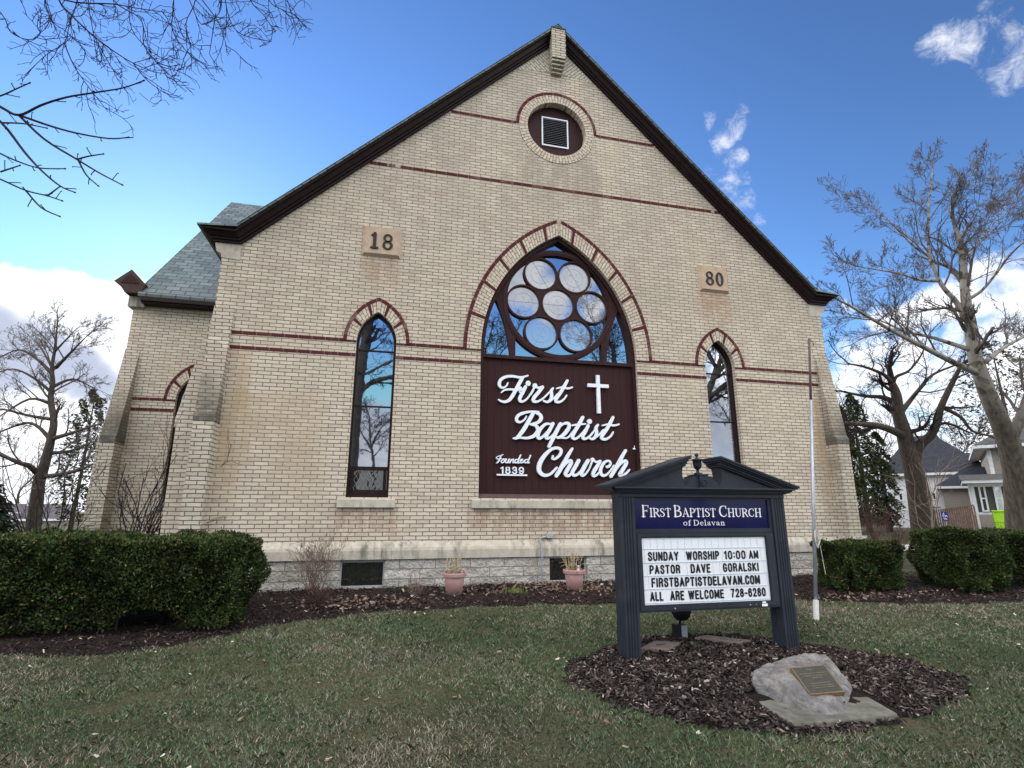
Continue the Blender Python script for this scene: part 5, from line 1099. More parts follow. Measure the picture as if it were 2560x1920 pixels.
    m.f = [(3, 2, 1, 0), (8, 9, 10, 11)] + [(b + i, b + (i + 1) % 4, b + 4 + (i + 1) % 4, b + 4 + i) for b in (0, 4) for i in range(4)]
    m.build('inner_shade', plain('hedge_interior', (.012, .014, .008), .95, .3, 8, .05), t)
    rr = random.Random(seed)
    for i in range(int(Lx * 3)):
        m = M()
        x = x0 + .25 + (Lx - .5) * rr.random(); y = y0 + .3 + (Ly - .6) * rr.random(); m.tube([(x, y, zb - .06), (x + rr.uniform(-.1, .1), y + rr.uniform(-.1, .1), zb + .4)], [.018, .01], 5); m.build('stem', m_twigdark, t)
    return t
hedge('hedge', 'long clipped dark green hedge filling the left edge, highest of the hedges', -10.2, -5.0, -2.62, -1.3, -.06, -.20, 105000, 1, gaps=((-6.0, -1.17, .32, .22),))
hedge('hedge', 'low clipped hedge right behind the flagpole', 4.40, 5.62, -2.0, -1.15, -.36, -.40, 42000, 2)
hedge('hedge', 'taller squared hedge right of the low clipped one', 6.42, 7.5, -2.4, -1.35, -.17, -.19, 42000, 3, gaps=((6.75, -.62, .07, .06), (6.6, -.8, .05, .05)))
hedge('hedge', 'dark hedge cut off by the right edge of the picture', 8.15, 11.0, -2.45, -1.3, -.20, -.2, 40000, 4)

# ------------------------------------------------------------------ bare trees
def grow(m, rnd, p, d, L, r, lvl, P):
    n = 4 if lvl else 3; pts = [p]; dd = d.normalized(); dirs = [dd]; q = p
    for i in range(n):
        dd = (dd + Vector((rnd.gauss(0, 1), rnd.gauss(0, 1), rnd.gauss(0, 1))) * P['wob'] + Vector((0, 0, P['up']))).normalized(); q = q + dd * (L / n); pts.append(q); dirs.append(dd)
    r1 = max(r * .45, P['rmin']); rad = [r + (r1 - r) * i / n for i in range(n + 1)]
    m.tube(pts, rad, 5 if r > .03 else (4 if r > .012 else 3), cap=False)
    if lvl <= 0: return
    k = P['k'][lvl]; k = int(k + rnd.random())
    for j in range(k):
        t = .22 + .78 * (j + rnd.random()) / k; i = min(int(t * n), n - 1); f = t * n - i; pp = pts[i].lerp(pts[i + 1], f); dq = dirs[i + 1]
        ax = dq.orthogonal().normalized(); ax.rotate(Matrix.Rotation(rnd.uniform(0, 6.283), 3, dq)); a = R(rnd.uniform(*P['ang'])); nd = dq * math.cos(a) + ax * math.sin(a)
        grow(m, rnd, pp, nd, L * P['lr'] * rnd.uniform(.7, 1.25) * (1 - .35 * t), max(r * P['rr'] * (1 - .3 * t), P['rmin']), lvl - 1, P)
PAR = dict(wob=.16, up=.06, rmin=.006, k=[0, 4, 4, 4], ang=(28, 62), lr=.62, rr=.5)
def smooth_path(pts, rad, res=4):
    S, W = [], []
    for i in range(len(pts) - 1):
        p0, p1, p2, p3 = pts[max(i - 1, 0)], pts[i], pts[i + 1], pts[min(i + 2, len(pts) - 1)]
        for k in range(res):
            t = k / res; S.append(.5 * ((2 * p1) + (p2 - p0) * t + (2 * p0 - 5 * p1 + 4 * p2 - p3) * t * t + (3 * p1 - p0 - 3 * p2 + p3) * t ** 3)); W.append(rad[i] + (rad[i + 1] - rad[i]) * t)
    return S + [pts[-1]], W + [rad[-1]]
def bare_tree(name, label, limbs, mtrunk, mtwig, seed, lvl=2, per_m=1.5, L0=2.0, group=None, t0=.25, ex=.8, **kw):
    """limbs: list of (points, start radius, end radius, twig flag); the first is the trunk"""
    rnd = random.Random(seed); P = dict(PAR); P.update(kw); b = limbs[0][0][0]
    t = thing(name, label, 'tree', (b.x, b.y, b.z), group); mt, mc = M(), M()
    for li, (pts, r0, r1, *fl) in enumerate(limbs):
        n = len(pts); S, W = smooth_path(pts, [r0 + (r1 - r0) * (i / (n - 1)) ** ex for i in range(n)]); mt.tube(S, W, 9 if r0 > .1 else 6)
        if fl and not fl[0]: continue
        tl = sum((S[i + 1] - S[i]).length for i in range(len(S) - 1)); st = t0 if li else (.5 if len(limbs) > 1 else t0)
        k = max(2, int(tl * (1 - st) * per_m))
        for j in range(k + 1):
            tt = st + (1 - st) * (j + rnd.random() * .8) / (k + 1); i = min(int(tt * (len(S) - 1)), len(S) - 2); d = (S[i + 1] - S[i]).normalized(); pp = S[i].lerp(S[i + 1], tt * (len(S) - 1) - i)
            ax = d.orthogonal().normalized(); ax.rotate(Matrix.Rotation(rnd.uniform(0, 6.283), 3, d)); a = R(rnd.uniform(*P['ang'])); nd = d * math.cos(a) + ax * math.sin(a)
            grow(mc, rnd, pp, nd, L0 * rnd.uniform(.6, 1.3) * (1 - .4 * tt), max(W[i] * .42, P['rmin'] * 2.2), lvl, P)
        grow(mc, rnd, S[-1], S[-1] - S[-2], L0 * .7, r1, lvl, P)
    mt.build('trunk', mtrunk, t, smooth=True, fix=False); mc.build('crown', mtwig, t, fix=False); return t
def LM(px, d, r0, r1, dd=0.0, fl=True):
    k = len(px); return ([PD(u, v, d + dd * i / max(k - 1, 1)) for i, (u, v) in enumerate(px)], r0, r1, fl)
def base(u, v, d):
    p = PD(u, v, d); return Vector((p.x, p.y, gz(p.x, p.y) - .1))
# tall pale-barked tree at the right
D = 16.0
S0 = [base(2554, 1350, D)] + [PD(u, v, D) for u, v in [(2549, 1260), (2540, 1180), (2520, 1100), (2499, 1050), (2470, 985), (2448, 925), (2433, 870), (2426, 810), (2414, 750), (2408, 690), (2404, 640), (2395, 595), (2385, 560)]]
limbs = [(S0, .44, .055, True),
    LM([(2450, 933), (2382, 903), (2308, 866), (2237, 829), (2184, 799), (2124, 763), (2082, 742)], D, 0.109, 0.025, -1.5), LM([(2423, 872), (2334, 843), (2259, 825), (2200, 800), (2150, 790)], D, 0.075, 0.017, 1.5),
    LM([(2424, 812), (2390, 754), (2352, 709), (2323, 640), (2319, 567), (2321, 511), (2326, 460), (2330, 420)], D, 0.102, 0.014, 1.0), LM([(2345, 700), (2296, 698), (2251, 683), (2190, 672), (2140, 664)], D, 0.054, 0.014, -1),
    LM([(2323, 640), (2281, 612), (2237, 567), (2203, 533), (2150, 496)], D + 1, 0.051, 0.010, .5), LM([(2416, 748), (2453, 724), (2490, 680), (2521, 638), (2560, 600)], D, 0.058, 0.017, -1), LM([(2404, 640), (2440, 610), (2480, 575), (2530, 520)], D, 0.041, 0.010, 1),
    LM([(2395, 600), (2430, 540), (2445, 500)], D, 0.027, 0.008, -.5), LM([(2461, 903), (2509, 866), (2558, 840), (2640, 800)], D, 0.082, 0.028, 1.0), LM([(2385, 560), (2370, 520), (2390, 480), (2405, 455)], D, 0.031, 0.008), LM([(2520, 1110), (2550, 1040), (2570, 980), (2610, 850), (2640, 700)], D, 0.177, 0.070, 1.0),
    LM([(2404, 660), (2480, 560), (2540, 470)], D, 0.034, 0.008, 2.0), LM([(2237, 829), (2240, 780), (2265, 740)], D - .6, 0.034, 0.010, .5)]
bare_tree('bare_tree', 'tall bare tree with mottled pale bark in front of the beige house', limbs, m_plane, m_twig, 11, 3, 2.9, 1.6, wob=.16, up=.06, rmin=.0046, k=[0, 4, 5, 6], lr=.54, rr=.42, ang=(24, 52), ex=.6)
# dark tree behind it
D = 24.0
S0 = [base(2315, 1338, D)] + [PD(u, v, D) for u, v in [(2303, 1270), (2290, 1200), (2272, 1130), (2258, 1075), (2245, 1030), (2240, 985), (2228, 955)]]
limbs = [(S0, .56, .15, True), LM([(2285, 1150), (2300, 1110), (2325, 1088), (2342, 1055), (2352, 1015), (2375, 965), (2390, 935), (2402, 910)], D, .25, .07, -1), LM([(2268, 1092), (2225, 1072), (2180, 1060), (2140, 1058), (2100, 1055)], D, .2, .06, -1.5),
    LM([(2242, 1010), (2209, 992), (2159, 988), (2100, 976)], D, .15, .04, 1), LM([(2228, 955), (2209, 935), (2162, 916), (2120, 908)], D, .11, .03, -1), LM([(2246, 1035), (2268, 1008), (2295, 974), (2330, 935), (2384, 912)], D, .14, .04, 1.5),
    LM([(2232, 960), (2240, 940), (2271, 925), (2300, 889), (2312, 860)], D, .10, .025), LM([(2352, 1015), (2400, 1040), (2430, 1075), (2480, 1090), (2510, 1110)], D, .09, .03, -1.5), LM([(2228, 955), (2222, 900), (2235, 860)], D, .09, .025, 1)]
bare_tree('bare_tree', 'dark-barked bare tree with twisting limbs before the white house', limbs, m_bark2, m_twigdark, 12, 3, 1.3, 2.1, wob=.26, up=.05, rmin=.0065, k=[0, 4, 4, 5], lr=.62, rr=.42)
# tree at the left
D = 27.0
S0 = [base(84, 1330, D)] + [PD(u, v, D) for u, v in [(90, 1270), (97, 1210), (108, 1174), (120, 1130), (128, 1095), (134, 1055), (126, 1000), (131, 957), (129, 921), (137, 870), (140, 830)]]
limbs = [(S0, .34, .04, True), LM([(92, 1184), (70, 1166), (47, 1160), (0, 1140), (-60, 1130)], D, .15, .06, -2, True), LM([(110, 1194), (163, 1186), (212, 1172)], D, .13, .07, -1), LM([(126, 1135), (174, 1130), (222, 1110)], D, .10, .05, 1), LM([(134, 1098), (181, 1084), (235, 1066)], D, .12, .05, -1),
    LM([(124, 1100), (94, 1069), (61, 1060), (0, 1082)], D, .11, .04, 1), LM([(130, 1051), (65, 1040), (7, 1026), (-40, 1030)], D, .09, .03, -1), LM([(122, 1010), (72, 1000), (0, 1042)], D, .09, .03, -1), LM([(128, 935), (90, 899), (47, 877), (0, 895)], D, .10, .025, 1), LM([(139, 921), (174, 885), (213, 845)], D, .10, .02, -1),
    LM([(130, 970), (181, 950), (231, 971)], D, .09, .02, 1), LM([(130, 985), (80, 945), (30, 925), (-20, 940)], D, .09, .02, -1), LM([(129, 921), (100, 870), (80, 850)], D, .07, .02, 1), LM([(137, 880), (165, 850), (180, 835)], D, .06, .02, -.5)]
bare_tree('bare_tree', 'bare tree with a rounded crown standing before the low house at the left', limbs, m_bark, m_twig, 13, 3, 2.3, 1.8, wob=.14, up=.05, rmin=.006, k=[0, 4, 5, 6], lr=.54, rr=.42, ang=(24, 52))
# tree just outside the left edge whose branches hang into the picture
tb = Vector((-9.6, -7.2, gz(-9.6, -7.2) - .1)); crown0 = Vector((-9.2, -6.2, 5.0))
def near(px, d0, d1, r0, r1, z=None):
    k = len(px); return ([PD(u / 2.572, v / 2.572, d0 + (d1 - d0) * i / (k - 1)) for i, (u, v) in enumerate(px)], r0, r1)
t = thing('overhanging_tree', 'leafless tree at the left whose twigs hang into the top corner', 'tree', tuple(tb)); mt, mc = M(), M(); rnd = random.Random(5)
S, W = smooth_path([tb, Vector((-9.5, -7.0, 1.5)), crown0, Vector((-8.8, -5.8, 7.5)), Vector((-8.3, -5.4, 10))], [.30, .26, .2, .14, .06]); mt.tube(S, W, 10)
low = [[(-250, 560), (0, 695), (115, 745), (260, 680), (420, 630), (600, 600), (780, 570), (910, 525)], [(115, 745), (300, 810), (480, 860), (690, 895), (815, 888)], [(115, 745), (280, 900), (490, 1030), (640, 1120), (775, 1190)], [(-200, 640), (0, 790), (150, 980), (260, 1100), (380, 1200), (470, 1240)],
       [(-200, 900), (0, 995), (100, 1040), (240, 1085), (405, 1090)], [(-200, 1080), (0, 1160), (160, 1230), (300, 1265), (390, 1295)], [(-150, 660), (0, 620), (90, 580), (180, 540)], [(490, 1030), (560, 1010), (655, 995)], [(500, 1040), (550, 1130), (625, 1198)], [(160, 1230), (260, 1340), (375, 1395)], [(0, 795), (140, 800), (290, 828)], [(300, 1265), (380, 1205)], [(0, 1110), (60, 1090), (120, 1070)]]
for i, px in enumerate(low):
    pts, r0, r1 = near(px, 4.6, 4.2, .011 if i in (1, 2) else (.013 if i < 4 else .008), .0045); S, W = smooth_path(pts, [r0 + (r1 - r0) * k / (len(pts) - 1) for k in range(len(pts))]); mc.tube(S, W, 5)
    if px[0][0] < 0: mt.tube([crown0 + Vector((0, 0, -.6 + .1 * i)), crown0.lerp(S[0], .5) + Vector((0, 0, .25)), S[0]], [.05, .025, r0], 6)
    for j in range(2, len(S) - 1, 3):                    # spur buds
        d = (S[j + 1] - S[j]).normalized(); ax = d.orthogonal().normalized(); ax.rotate(Matrix.Rotation(rnd.uniform(0, 6.28), 3, d)); e = S[j] + (d + ax * 1.2) * rnd.uniform(.02, .06); mc.tube([S[j], e, e + d * .012], [.004, .0035, .005], 4)
    e = S[-1]; mc.tube([e, e + (S[-1] - S[-2]).normalized() * .02], [.006, .007], 5)
top = [[(330, -250), (370, 0), (460, 110), (600, 240), (720, 330), (850, 410), (980, 465), (1050, 475)], [(100, -200), (390, 0), (720, 30), (860, 55), (1080, 85)], [(520, -250), (490, 0), (440, 160), (405, 280), (300, 350), (150, 490)], [(405, 280), (470, 430), (560, 560), (690, 725)], [(-250, -150), (0, 90), (60, 210), (180, 260), (250, 210), (140, 80)],
       [(600, -250), (560, 0), (590, 200), (620, 420)], [(700, -250), (720, 0), (900, 130), (920, 300), (1030, 430), (1110, 505)], [(1050, -250), (1110, 0), (1100, 190), (1190, 330), (1270, 400)], [(1100, -250), (1210, 0), (1290, 160), (1400, 90), (1420, 0)], [(1400, -250), (1440, 0), (1480, 150), (1560, 230), (1740, 270)], [(1500, -250), (1600, 0), (1690, 100), (1760, 210)], [(1600, -250), (1720, 0), (1800, 60), (1900, 100)], [(1780, -150), (1850, 30), (1905, 220)], [(1380, 90), (1340, 350)],
       [(800, -250), (820, 0), (840, 190), (960, 330), (1100, 410)], [(250, -250), (280, 0), (330, 140), (420, 210), (540, 330)], [(1290, 0), (1400, 150), (1450, 300)], [(600, 240), (700, 420), (780, 520)], [(850, 410), (940, 520), (1050, 600)], [(1240, -250), (1250, 0), (1190, 150), (1220, 300)]]
PT = dict(wob=.24, up=-.03, rmin=.0035, k=[0, 4, 4], ang=(30, 65), lr=.55, rr=.55)
for i, px in enumerate(top):
    pts, r0, r1 = near(px, 7.2 + .4 * (i % 3), 7.0 + .4 * (i % 3), .013 if i < 2 else .008, .004); S, W = smooth_path(pts, [r0 + (r1 - r0) * k / (len(pts) - 1) for k in range(len(pts))]); mc.tube(S, W, 5)
    if px[0][1] < 0: mt.tube([Vector((-8.7, -5.7, 8.2)), Vector((-8.7, -5.7, 8.2)).lerp(S[0], .55) + Vector((0, 0, .8)), S[0]], [.06, .03, r0], 6)
    for j in range(3, len(S), 1):
        if rnd.random() < .75:
            d = (S[j] - S[j - 1]).normalized(); ax = d.orthogonal().normalized(); ax.rotate(Matrix.Rotation(rnd.uniform(0, 6.28), 3, d)); grow(mc, rnd, S[j], d * .8 + ax * rnd.uniform(.5, .9), rnd.uniform(.18, .5), .0055, 1, PT)
mt.build('trunk', m_bark, t, smooth=True, fix=False); mc.build('crown', m_twigdark, t, fix=False)
# street trees opposite, seen only as reflections in the glazing
def mirror(p): return Vector((p.x, .33 - p.y, p.z))
def RLM(px, d, r0, r1, dd=0.0): pts, a, b, f = LM(px, d, r0, r1, dd); return ([mirror(p) for p in pts], a, b, f)
D = 32.0
def street(label, px, limbs_, seed, D, r0, r1):
    pts = [mirror(PD(u, v, D)) for u, v in px]; b = Vector((pts[0].x, pts[0].y, gz(pts[0].x, pts[0].y) - .1)); L = [([b] + pts, r0, r1, True)] + [RLM(q, D, a, b_, c) for q, a, b_, c in limbs_]
    bare_tree('street_tree', label, L, m_bark, m_twigdark, seed, 3, 1.3, 3.2, 'bare street trees behind the viewer', wob=.22, up=.05, rmin=.012, k=[0, 4, 4, 5], lr=.62)
street('large bare street tree reflected in the left window', [(876, 1180), (890, 1010), (905, 900), (922, 800), (940, 700), (960, 600)], [([(893, 985), (930, 957), (985, 940), (1045, 925), (1120, 900)], .22, .06, 2), ([(898, 940), (935, 925), (1000, 890)], .12, .04, -2), ([(915, 850), (870, 800), (820, 760)], .16, .05, 1), ([(930, 760), (1000, 700), (1080, 660)], .15, .04, -1)], 21, D, .5, .12)
street('bare street tree reflected low in the great window', [(1560, 1180), (1556, 1050), (1545, 950), (1530, 880)], [([(1550, 980), (1500, 910), (1460, 850)], .12, .03, 1), ([(1550, 960), (1600, 880), (1650, 830)], .12, .03, -1), ([(1545, 940), (1530, 860), (1480, 800)], .1, .03, 1)], 22, 38, .35, .08)
street('bare street tree reflected in the right window', [(1730, 1200), (1745, 1080), (1770, 980), (1800, 900), (1815, 800)], [([(1760, 1010), (1810, 960), (1880, 920)], .2, .05, 1), ([(1775, 960), (1830, 890), (1870, 850)], .14, .04, -2), ([(1790, 920), (1750, 850), (1720, 800)], .14, .04, 2)], 23, 33, .4, .1)
street('bare street tree reflected at the left of the great window', [(1180, 1200), (1190, 1050), (1205, 940), (1215, 870)], [([(1195, 1000), (1240, 900), (1280, 850)], .11, .03, 1), ([(1200, 960), (1180, 880), (1150, 830)], .11, .03, -1)], 24, 42, .35, .08)

street('small bare street tree reflected low in the left window', [(935, 1215), (932, 1150), (925, 1100), (922, 1060)], [([(930, 1130), (905, 1085), (880, 1060)], .12, .03, 1), ([(928, 1120), (950, 1075), (975, 1050)], .12, .03, -1)], 25, 50, .25, .06)
street('bare street tree reflected between the right window and the sign', [(1850, 1215), (1846, 1140), (1850, 1060), (1860, 1000)], [([(1848, 1100), (1820, 1040), (1790, 1000)], .12, .03, 1)], 26, 48, .25, .06)
# ------------------------------------------------------------------ shrubs
def shrub(name, label, c, n, h, spread, mat, seed, r0=.009, lvl=1, wob=.2, cat='shrub', group=None):
    rnd = random.Random(seed); b = Vector((c[0], c[1], gz(c[0], c[1]))); m = M(); P = dict(wob=wob, up=.05, rmin=.0028, k=[0, 4, 4], ang=(20, 50), lr=.5, rr=.6)
    for k in range(n):
        a = rnd.uniform(0, 6.28); s = rnd.uniform(0, 1) * spread; d = Vector((math.cos(a) * s, math.sin(a) * s, 1)).normalized(); grow(m, rnd, b + Vector((math.cos(a) * .06 * s, math.sin(a) * .06 * s, -.03)), d, h * rnd.uniform(.6, 1.1), r0, lvl, P)
    return tag(m.build(name, mat, fix=False), label, cat, group)
shrub('bare_shrub', 'twiggy bare shrub against the foundation left of the basement window', (-4.35, -.62), 26, .95, .75, m_twiggrey, 31, .006, 2)
shrub('bare_shrub', 'low reddish bare shrub in the mulch beside the left hedge', (-4.2, -1.45), 40, .38, 1.3, m_twigred, 32, .004, 1)
shrub('bare_shrub', 'thin leafless stems left of the pink pot', (-2.75, -.85), 22, .33, .8, m_twiggrey, 33, .0035, 1)
shrub('bare_shrub', 'tall bare shrub with arching branches before the transept', (-7.35, .6), 16, 2.6, .65, m_twigdark, 34, .014, 2)
shrub('bare_shrub', 'slender bare shrub at the outer corner of the transept', (-9.0, 1.3), 12, 2.5, .5, m_twigdark, 35, .013, 2)
def bp(u, v, d): p = PD(u, v, d); return (p.x, p.y)
shrub('red_twig_shrub', 'red-stemmed shrub behind the two right hedges', bp(2235, 1330, 15), 26, 1.3, .6, m_twigred, 36, .006, 1)
shrub('red_twig_shrub', 'dark red twig clump between the church corner and the dark tree', bp(2180, 1320, 21), 26, 2.0, .4, m_twigred, 37, .011, 1)
shrub('bare_shrub', 'grey twiggy sapling right of the dark tree', bp(2325, 1320, 22), 5, 4.2, .22, m_twiggrey, 38, .022, 2)
n = 260; q = leaf_xy((-1.22, -1.0), (.10, .06), n); V = []; 
m = M()
for x, y in q[:90]:
    b = Vector((x, y, gz(x, y) + .02)); m.add([b + Vector((-.005, 0, 0)), b + Vector((.005, 0, 0)), b + Vector((random.uniform(-.03, .03), random.uniform(-.03, .03), random.uniform(.06, .12)))], [(0, 1, 2)])
tag(m.build('spring_shoots', plain('fresh_green_shoots', (.14, .20, .03), .5, .2, 20), fix=False), 'tuft of fresh green shoots between the two pots', 'plant')
def evergreen(name, label, c, h, rad, n, seed, cols, shape='cone', droop=.2, sz=.10, trunk=.12, density_hole=.0, cat='tree', group=None):
    r_ = np.random.RandomState(seed); b = Vector((c[0], c[1], gz(c[0], c[1]))); t = thing(name, label, cat, tuple(b), group)
    m = M(); m.tube([b - Vector((0, 0, .1)), b + Vector((.05, 0, h * .5)), b + Vector((0, 0, h * .97))], [trunk, trunk * .6, .02], 7); 
    tt = r_.uniform(.06, 1, n) ** .9; ph = r_.uniform(0, 6.283, n)
    if shape == 'cone': prof = rad * (1 - tt) ** .8 + .05
    else: prof = rad * np.sin(np.clip(tt, 0, 1) * np.pi) ** .5 * (1.05 - .35 * tt)
    prof = prof * (1 + .25 * np.sin(ph * 5 + tt * 23 + seed) + .18 * np.sin(ph * 11 - tt * 41)); rr = prof * np.sqrt(r_.uniform(.15, 1, n)); z = tt * h - droop * rr
    c0 = np.stack([b.x + rr * np.cos(ph), b.y + rr * np.sin(ph), b.z + z], 1); keep = pnoise(c0[:, 0] * 2 + c0[:, 2], c0[:, 1] * 2 - c0[:, 2] * 1.3, seed, 2.6) > -1 + density_hole * 1.6; c0, ph = c0[keep], ph[keep]; n = len(c0)
    d_ = np.stack([np.cos(ph), np.sin(ph), -droop * np.ones(n)], 1) + r_.normal(size=(n, 3)) * .5; d_ /= np.linalg.norm(d_, axis=1)[:, None]; s = np.cross(d_, r_.normal(size=(n, 3))); s /= np.linalg.norm(s, axis=1)[:, None]
    L = r_.uniform(.5, 1.3, n)[:, None] * sz; W = L * .22; V = np.stack([c0 - d_ * L * .5, c0 + s * W, c0 + d_ * L * .6, c0 - s * W], 1).reshape(-1, 3); m.build('trunk', m_bark2, t)
    big_mesh('crown', V, np.arange(n * 4).reshape(n, 4), m_leaf, t, np.repeat(mixcol(n, cols), 4, 0)); return t
GR = [(4, (.020, .034, .014)), (3, (.035, .055, .018)), (1, (.06, .075, .02)), (1, (.09, .07, .03))]
for i, (u, d, h, r_, lab) in enumerate([(2135, 27, 6.6, .95, 'ragged arborvitae nearest the church corner'), (2172, 28, 7.4, 1.05, 'tallest arborvitae, half hidden by the dark tree limbs'), (2222, 29, 5.4, .8, 'short dense arborvitae against the white house wall')]):
    evergreen('arborvitae', lab, bp(u, 1310, d), h, r_, 13000, 40 + i, GR, 'col', .3, .17, .16, .62, group='arborvitae by the white house')
evergreen('spruce', 'dark spruce cut off by the left edge above the hedge', bp(-105, 1300, 24), 4.2, 2.2, 20000, 51, [(4, (.014, .024, .014)), (2, (.024, .036, .018))], 'cone', .35, .25, .2, .2)
evergreen('slender_evergreen', 'thin ragged evergreen beside the transept corner', bp(176, 1320, 31), 8.6, 1.3, 9000, 52, [(3, (.035, .045, .02)), (2, (.06, .07, .03)), (1, (.10, .085, .04))], 'col', .1, .22, .13, .75)
evergreen('pine', 'open pine with dark tufts behind the pale tree', bp(2560, 1250, 42), 15, 4.5, 22000, 53, [(4, (.022, .030, .016)), (2, (.04, .05, .022))], 'col', .05, .28, .3, .95)

# ------------------------------------------------------------------ houses, seen along the view axis
HF, HR, KD = FH, RT, 1.0
def face(u):
    global HF, HR, KD
    q = ray(u, 1277); HF = Vector((q.x, q.y, 0)).normalized(); HR = Vector((HF.y, -HF.x, 0)); KD = 1 / FH.dot(HF)
def loc(u, v, d):
    r_ = ray(u, v); t = d / r_.dot(HF); p = CAM + r_ * t; q = p - CAM; return q.dot(HR), p.z
def W_(a, d, z): p = CAM + HR * a + HF * d; return (p.x, p.y, z)
def tow(m): m.v = [W_(*p) for p in m.v]; return m
def gnd(a, d): p = W_(a, d, 0); return gz(p[0], p[1])
m_siding = None
def siding(name, c, row=.11):
    m, N = new_mat(name); s = N.new('ShaderNodeSeparateXYZ', {0: pos(N)}); f = N.math('FRACT', N.math('DIVIDE', N.math('ADD', s.outputs[2], 10.0), row))
    col = N.mix(N.ramp(f, .0, .14), tuple(x * .55 for x in c), c); col = N.mix(N.ramp(N.noise(pos(N), 3, 4), .4, .7, 0, .2), col, tuple(x * .8 for x in c)); finish(N, col, .7, f, .6, .02, 0, .2); return m
m_beige = siding('beige_clapboard', (.33, .30, .27)); m_whitesid = siding('white_clapboard', (.70, .71, .74), .14); m_roofdark = plain('charcoal_shingles', (.030, .033, .042), .85, .25, 5, .2, bump=.3); m_roofgrey = plain('grey_shingles', (.085, .08, .078), .85, .2, 5, .2)
m_trim = plain('white_trim', (.72, .73, .75), .5, .05, 5); m_deck = plain('weathered_deck_wood', (.19, .125, .10), .85, .3, 9, .15); m_cream = plain('cream_stucco', (.55, .53, .48), .85, .06, 4); m_curtain = glass('house_glazing', .25, (.7, .72, .75), (.05, .055, .055), .02)
def hip(name, mat, parent, a0, a1, d0, d1, ze, zr, ra0, ra1, over=.35, th=.16):
    m = M(); dm = (d0 + d1) / 2; m.v = [(a0 - over, d0 - over, ze), (a1 + over, d0 - over, ze), (a1 + over, d1 + over, ze), (a0 - over, d1 + over, ze), (ra0, dm, zr), (ra1, dm, zr)]; m.f = [(0, 1, 5, 4), (1, 2, 5), (2, 3, 4, 5), (3, 0, 4), (3, 2, 1, 0)]
    tow(m).build(name, mat, parent); m = M(); m.box(a0 - over + .01, a1 + over - .01, d0 - over + .01, d1 + over - .01, ze - th, ze - .004); return tow(m).build('eaves', m_trim, parent)
def house_window(parent, a0, a1, z0, z1, d, mid=True):
    m = M(); t = .07; m.box(a0, a0 + t, d - .05, d, z0, z1); m.box(a1 - t, a1, d - .05, d, z0, z1); m.box(a0 + t, a1 - t, d - .05, d, z0, z0 + t); m.box(a0 + t, a1 - t, d - .05, d, z1 - t, z1)
    if mid: m.box(a0 + t, a1 - t, d - .04, d, (z0 + z1) / 2 - .03, (z0 + z1) / 2 + .03)
    fr = tow(m).build('window', m_trim, parent); m = M(); m.box(a0 + t - .01, a1 - t + .01, d - .012, d - .002, z0 + t - .01, z1 - t + .01); tow(m).build('pane', m_curtain, fr); return fr
face(2380)
# white house
d = 35 * KD; a0, zt = loc(2212, 1184, d); a1 = loc(2372, 1184, d)[0]; h = thing('white_house', 'white clapboard house with a big dark hipped roof behind the trees', 'house', W_(a0, d, -1))
m = M(); m.box(a0, a1, d, d + 9, -1.5, zt); tow(m).build('wall', m_whitesid, h)
zr_ = loc(2300, 1088, d + 4.5)[1]; hip('roof', m_roofdark, h, a0, loc(2470, 1184, d)[0], d, d + 9, zt, zr_, loc(2268, 1088, d + 4.5)[0], loc(2335, 1090, d + 4.5)[0])
for u0, u1, v0, v1 in ((2244, 2260, 1230, 1250), (2327, 2343, 1228, 1248)):
    b0, z1 = loc(u0, v0, d); b1, z0 = loc(u1, v1, d); house_window(h, b0, b1, z0, z1, d, False)
# beige house with wing and porch
d = 29 * KD; h = thing('beige_house', 'beige clapboard house with a dark roof, low wing and glazed porch', 'house', W_(loc(2500, 1300, d)[0], d, -.9))
a0, zt = loc(2464, 1112, d); a1 = loc(2760, 1112, d)[0]; m = M(); m.box(a0, a1, d, d + 8, -1.5, zt); tow(m).build('wall', m_beige, h)
hip('roof', m_roofgrey, h, a0, a1, d, d + 8, zt, loc(2580, 1030, d + 4)[1], loc(2580, 1030, d + 4)[0], loc(2700, 1030, d + 4)[0], .55)
m = M(); m.box(a0 - .02, a0 + .14, d - .03, d - .002, -1, zt - .16); tow(m).build('corner_board', m_trim, h)
b0, z1 = loc(2540, 1118, d); b1, z0 = loc(2570, 1172, d); house_window(h, b0, b1, z0, z1, d)
dw = 30.5 * KD; c0, zw = loc(2353, 1214, dw); c1 = loc(2470, 1206, dw)[0]; m = M(); m.box(c0, c1, dw, dw + 6, -1.5, zw); tow(m).build('wing_wall', m_beige, h)
zr_ = loc(2420, 1166, dw + 3)[1]; m = M(); m.v = [(c0 - .3, dw - .35, zw), (c1 + .4, dw - .35, zw), (c1 + .4, dw + 3, zr_), (c0 + 1.3, dw + 3, zr_), (c0 - .3, dw + 6.3, zw), (c1 + .4, dw + 6.3, zw)]; m.f = [(0, 1, 2, 3), (3, 2, 5, 4), (0, 3, 4), (1, 5, 2), (0, 4, 5, 1)]; tow(m).build('wing_roof', m_roofdark, h)
m = M(); m.box(c0 - .28, c1 + .3, dw - .36, dw - .30, zw - .13, zw - .004); tow(m).build('gutter', m_trim, h)
dp = 26.5 * KD; e0 = loc(2432, 1283, dp)[0]; e1 = loc(2640, 1283, dp)[0]; zs0, zs1 = loc(2450, 1284, dp)[1], loc(2450, 1206, dp)[1]; f0, f1 = loc(2404, 1200, dp - .4)[0], loc(2650, 1200, dp - .4)[0]
m = M(); m.box(e0, e1, dp, d, -1.5, zs0); tow(m).build('porch_wall', m_beige, h); m = M(); m.box(e0 + .12, e1, dp + .08, d, zs0 + .001, zs1); tow(m).build('porch_core', plain('porch_interior', (.09, .09, .085), .8), h)
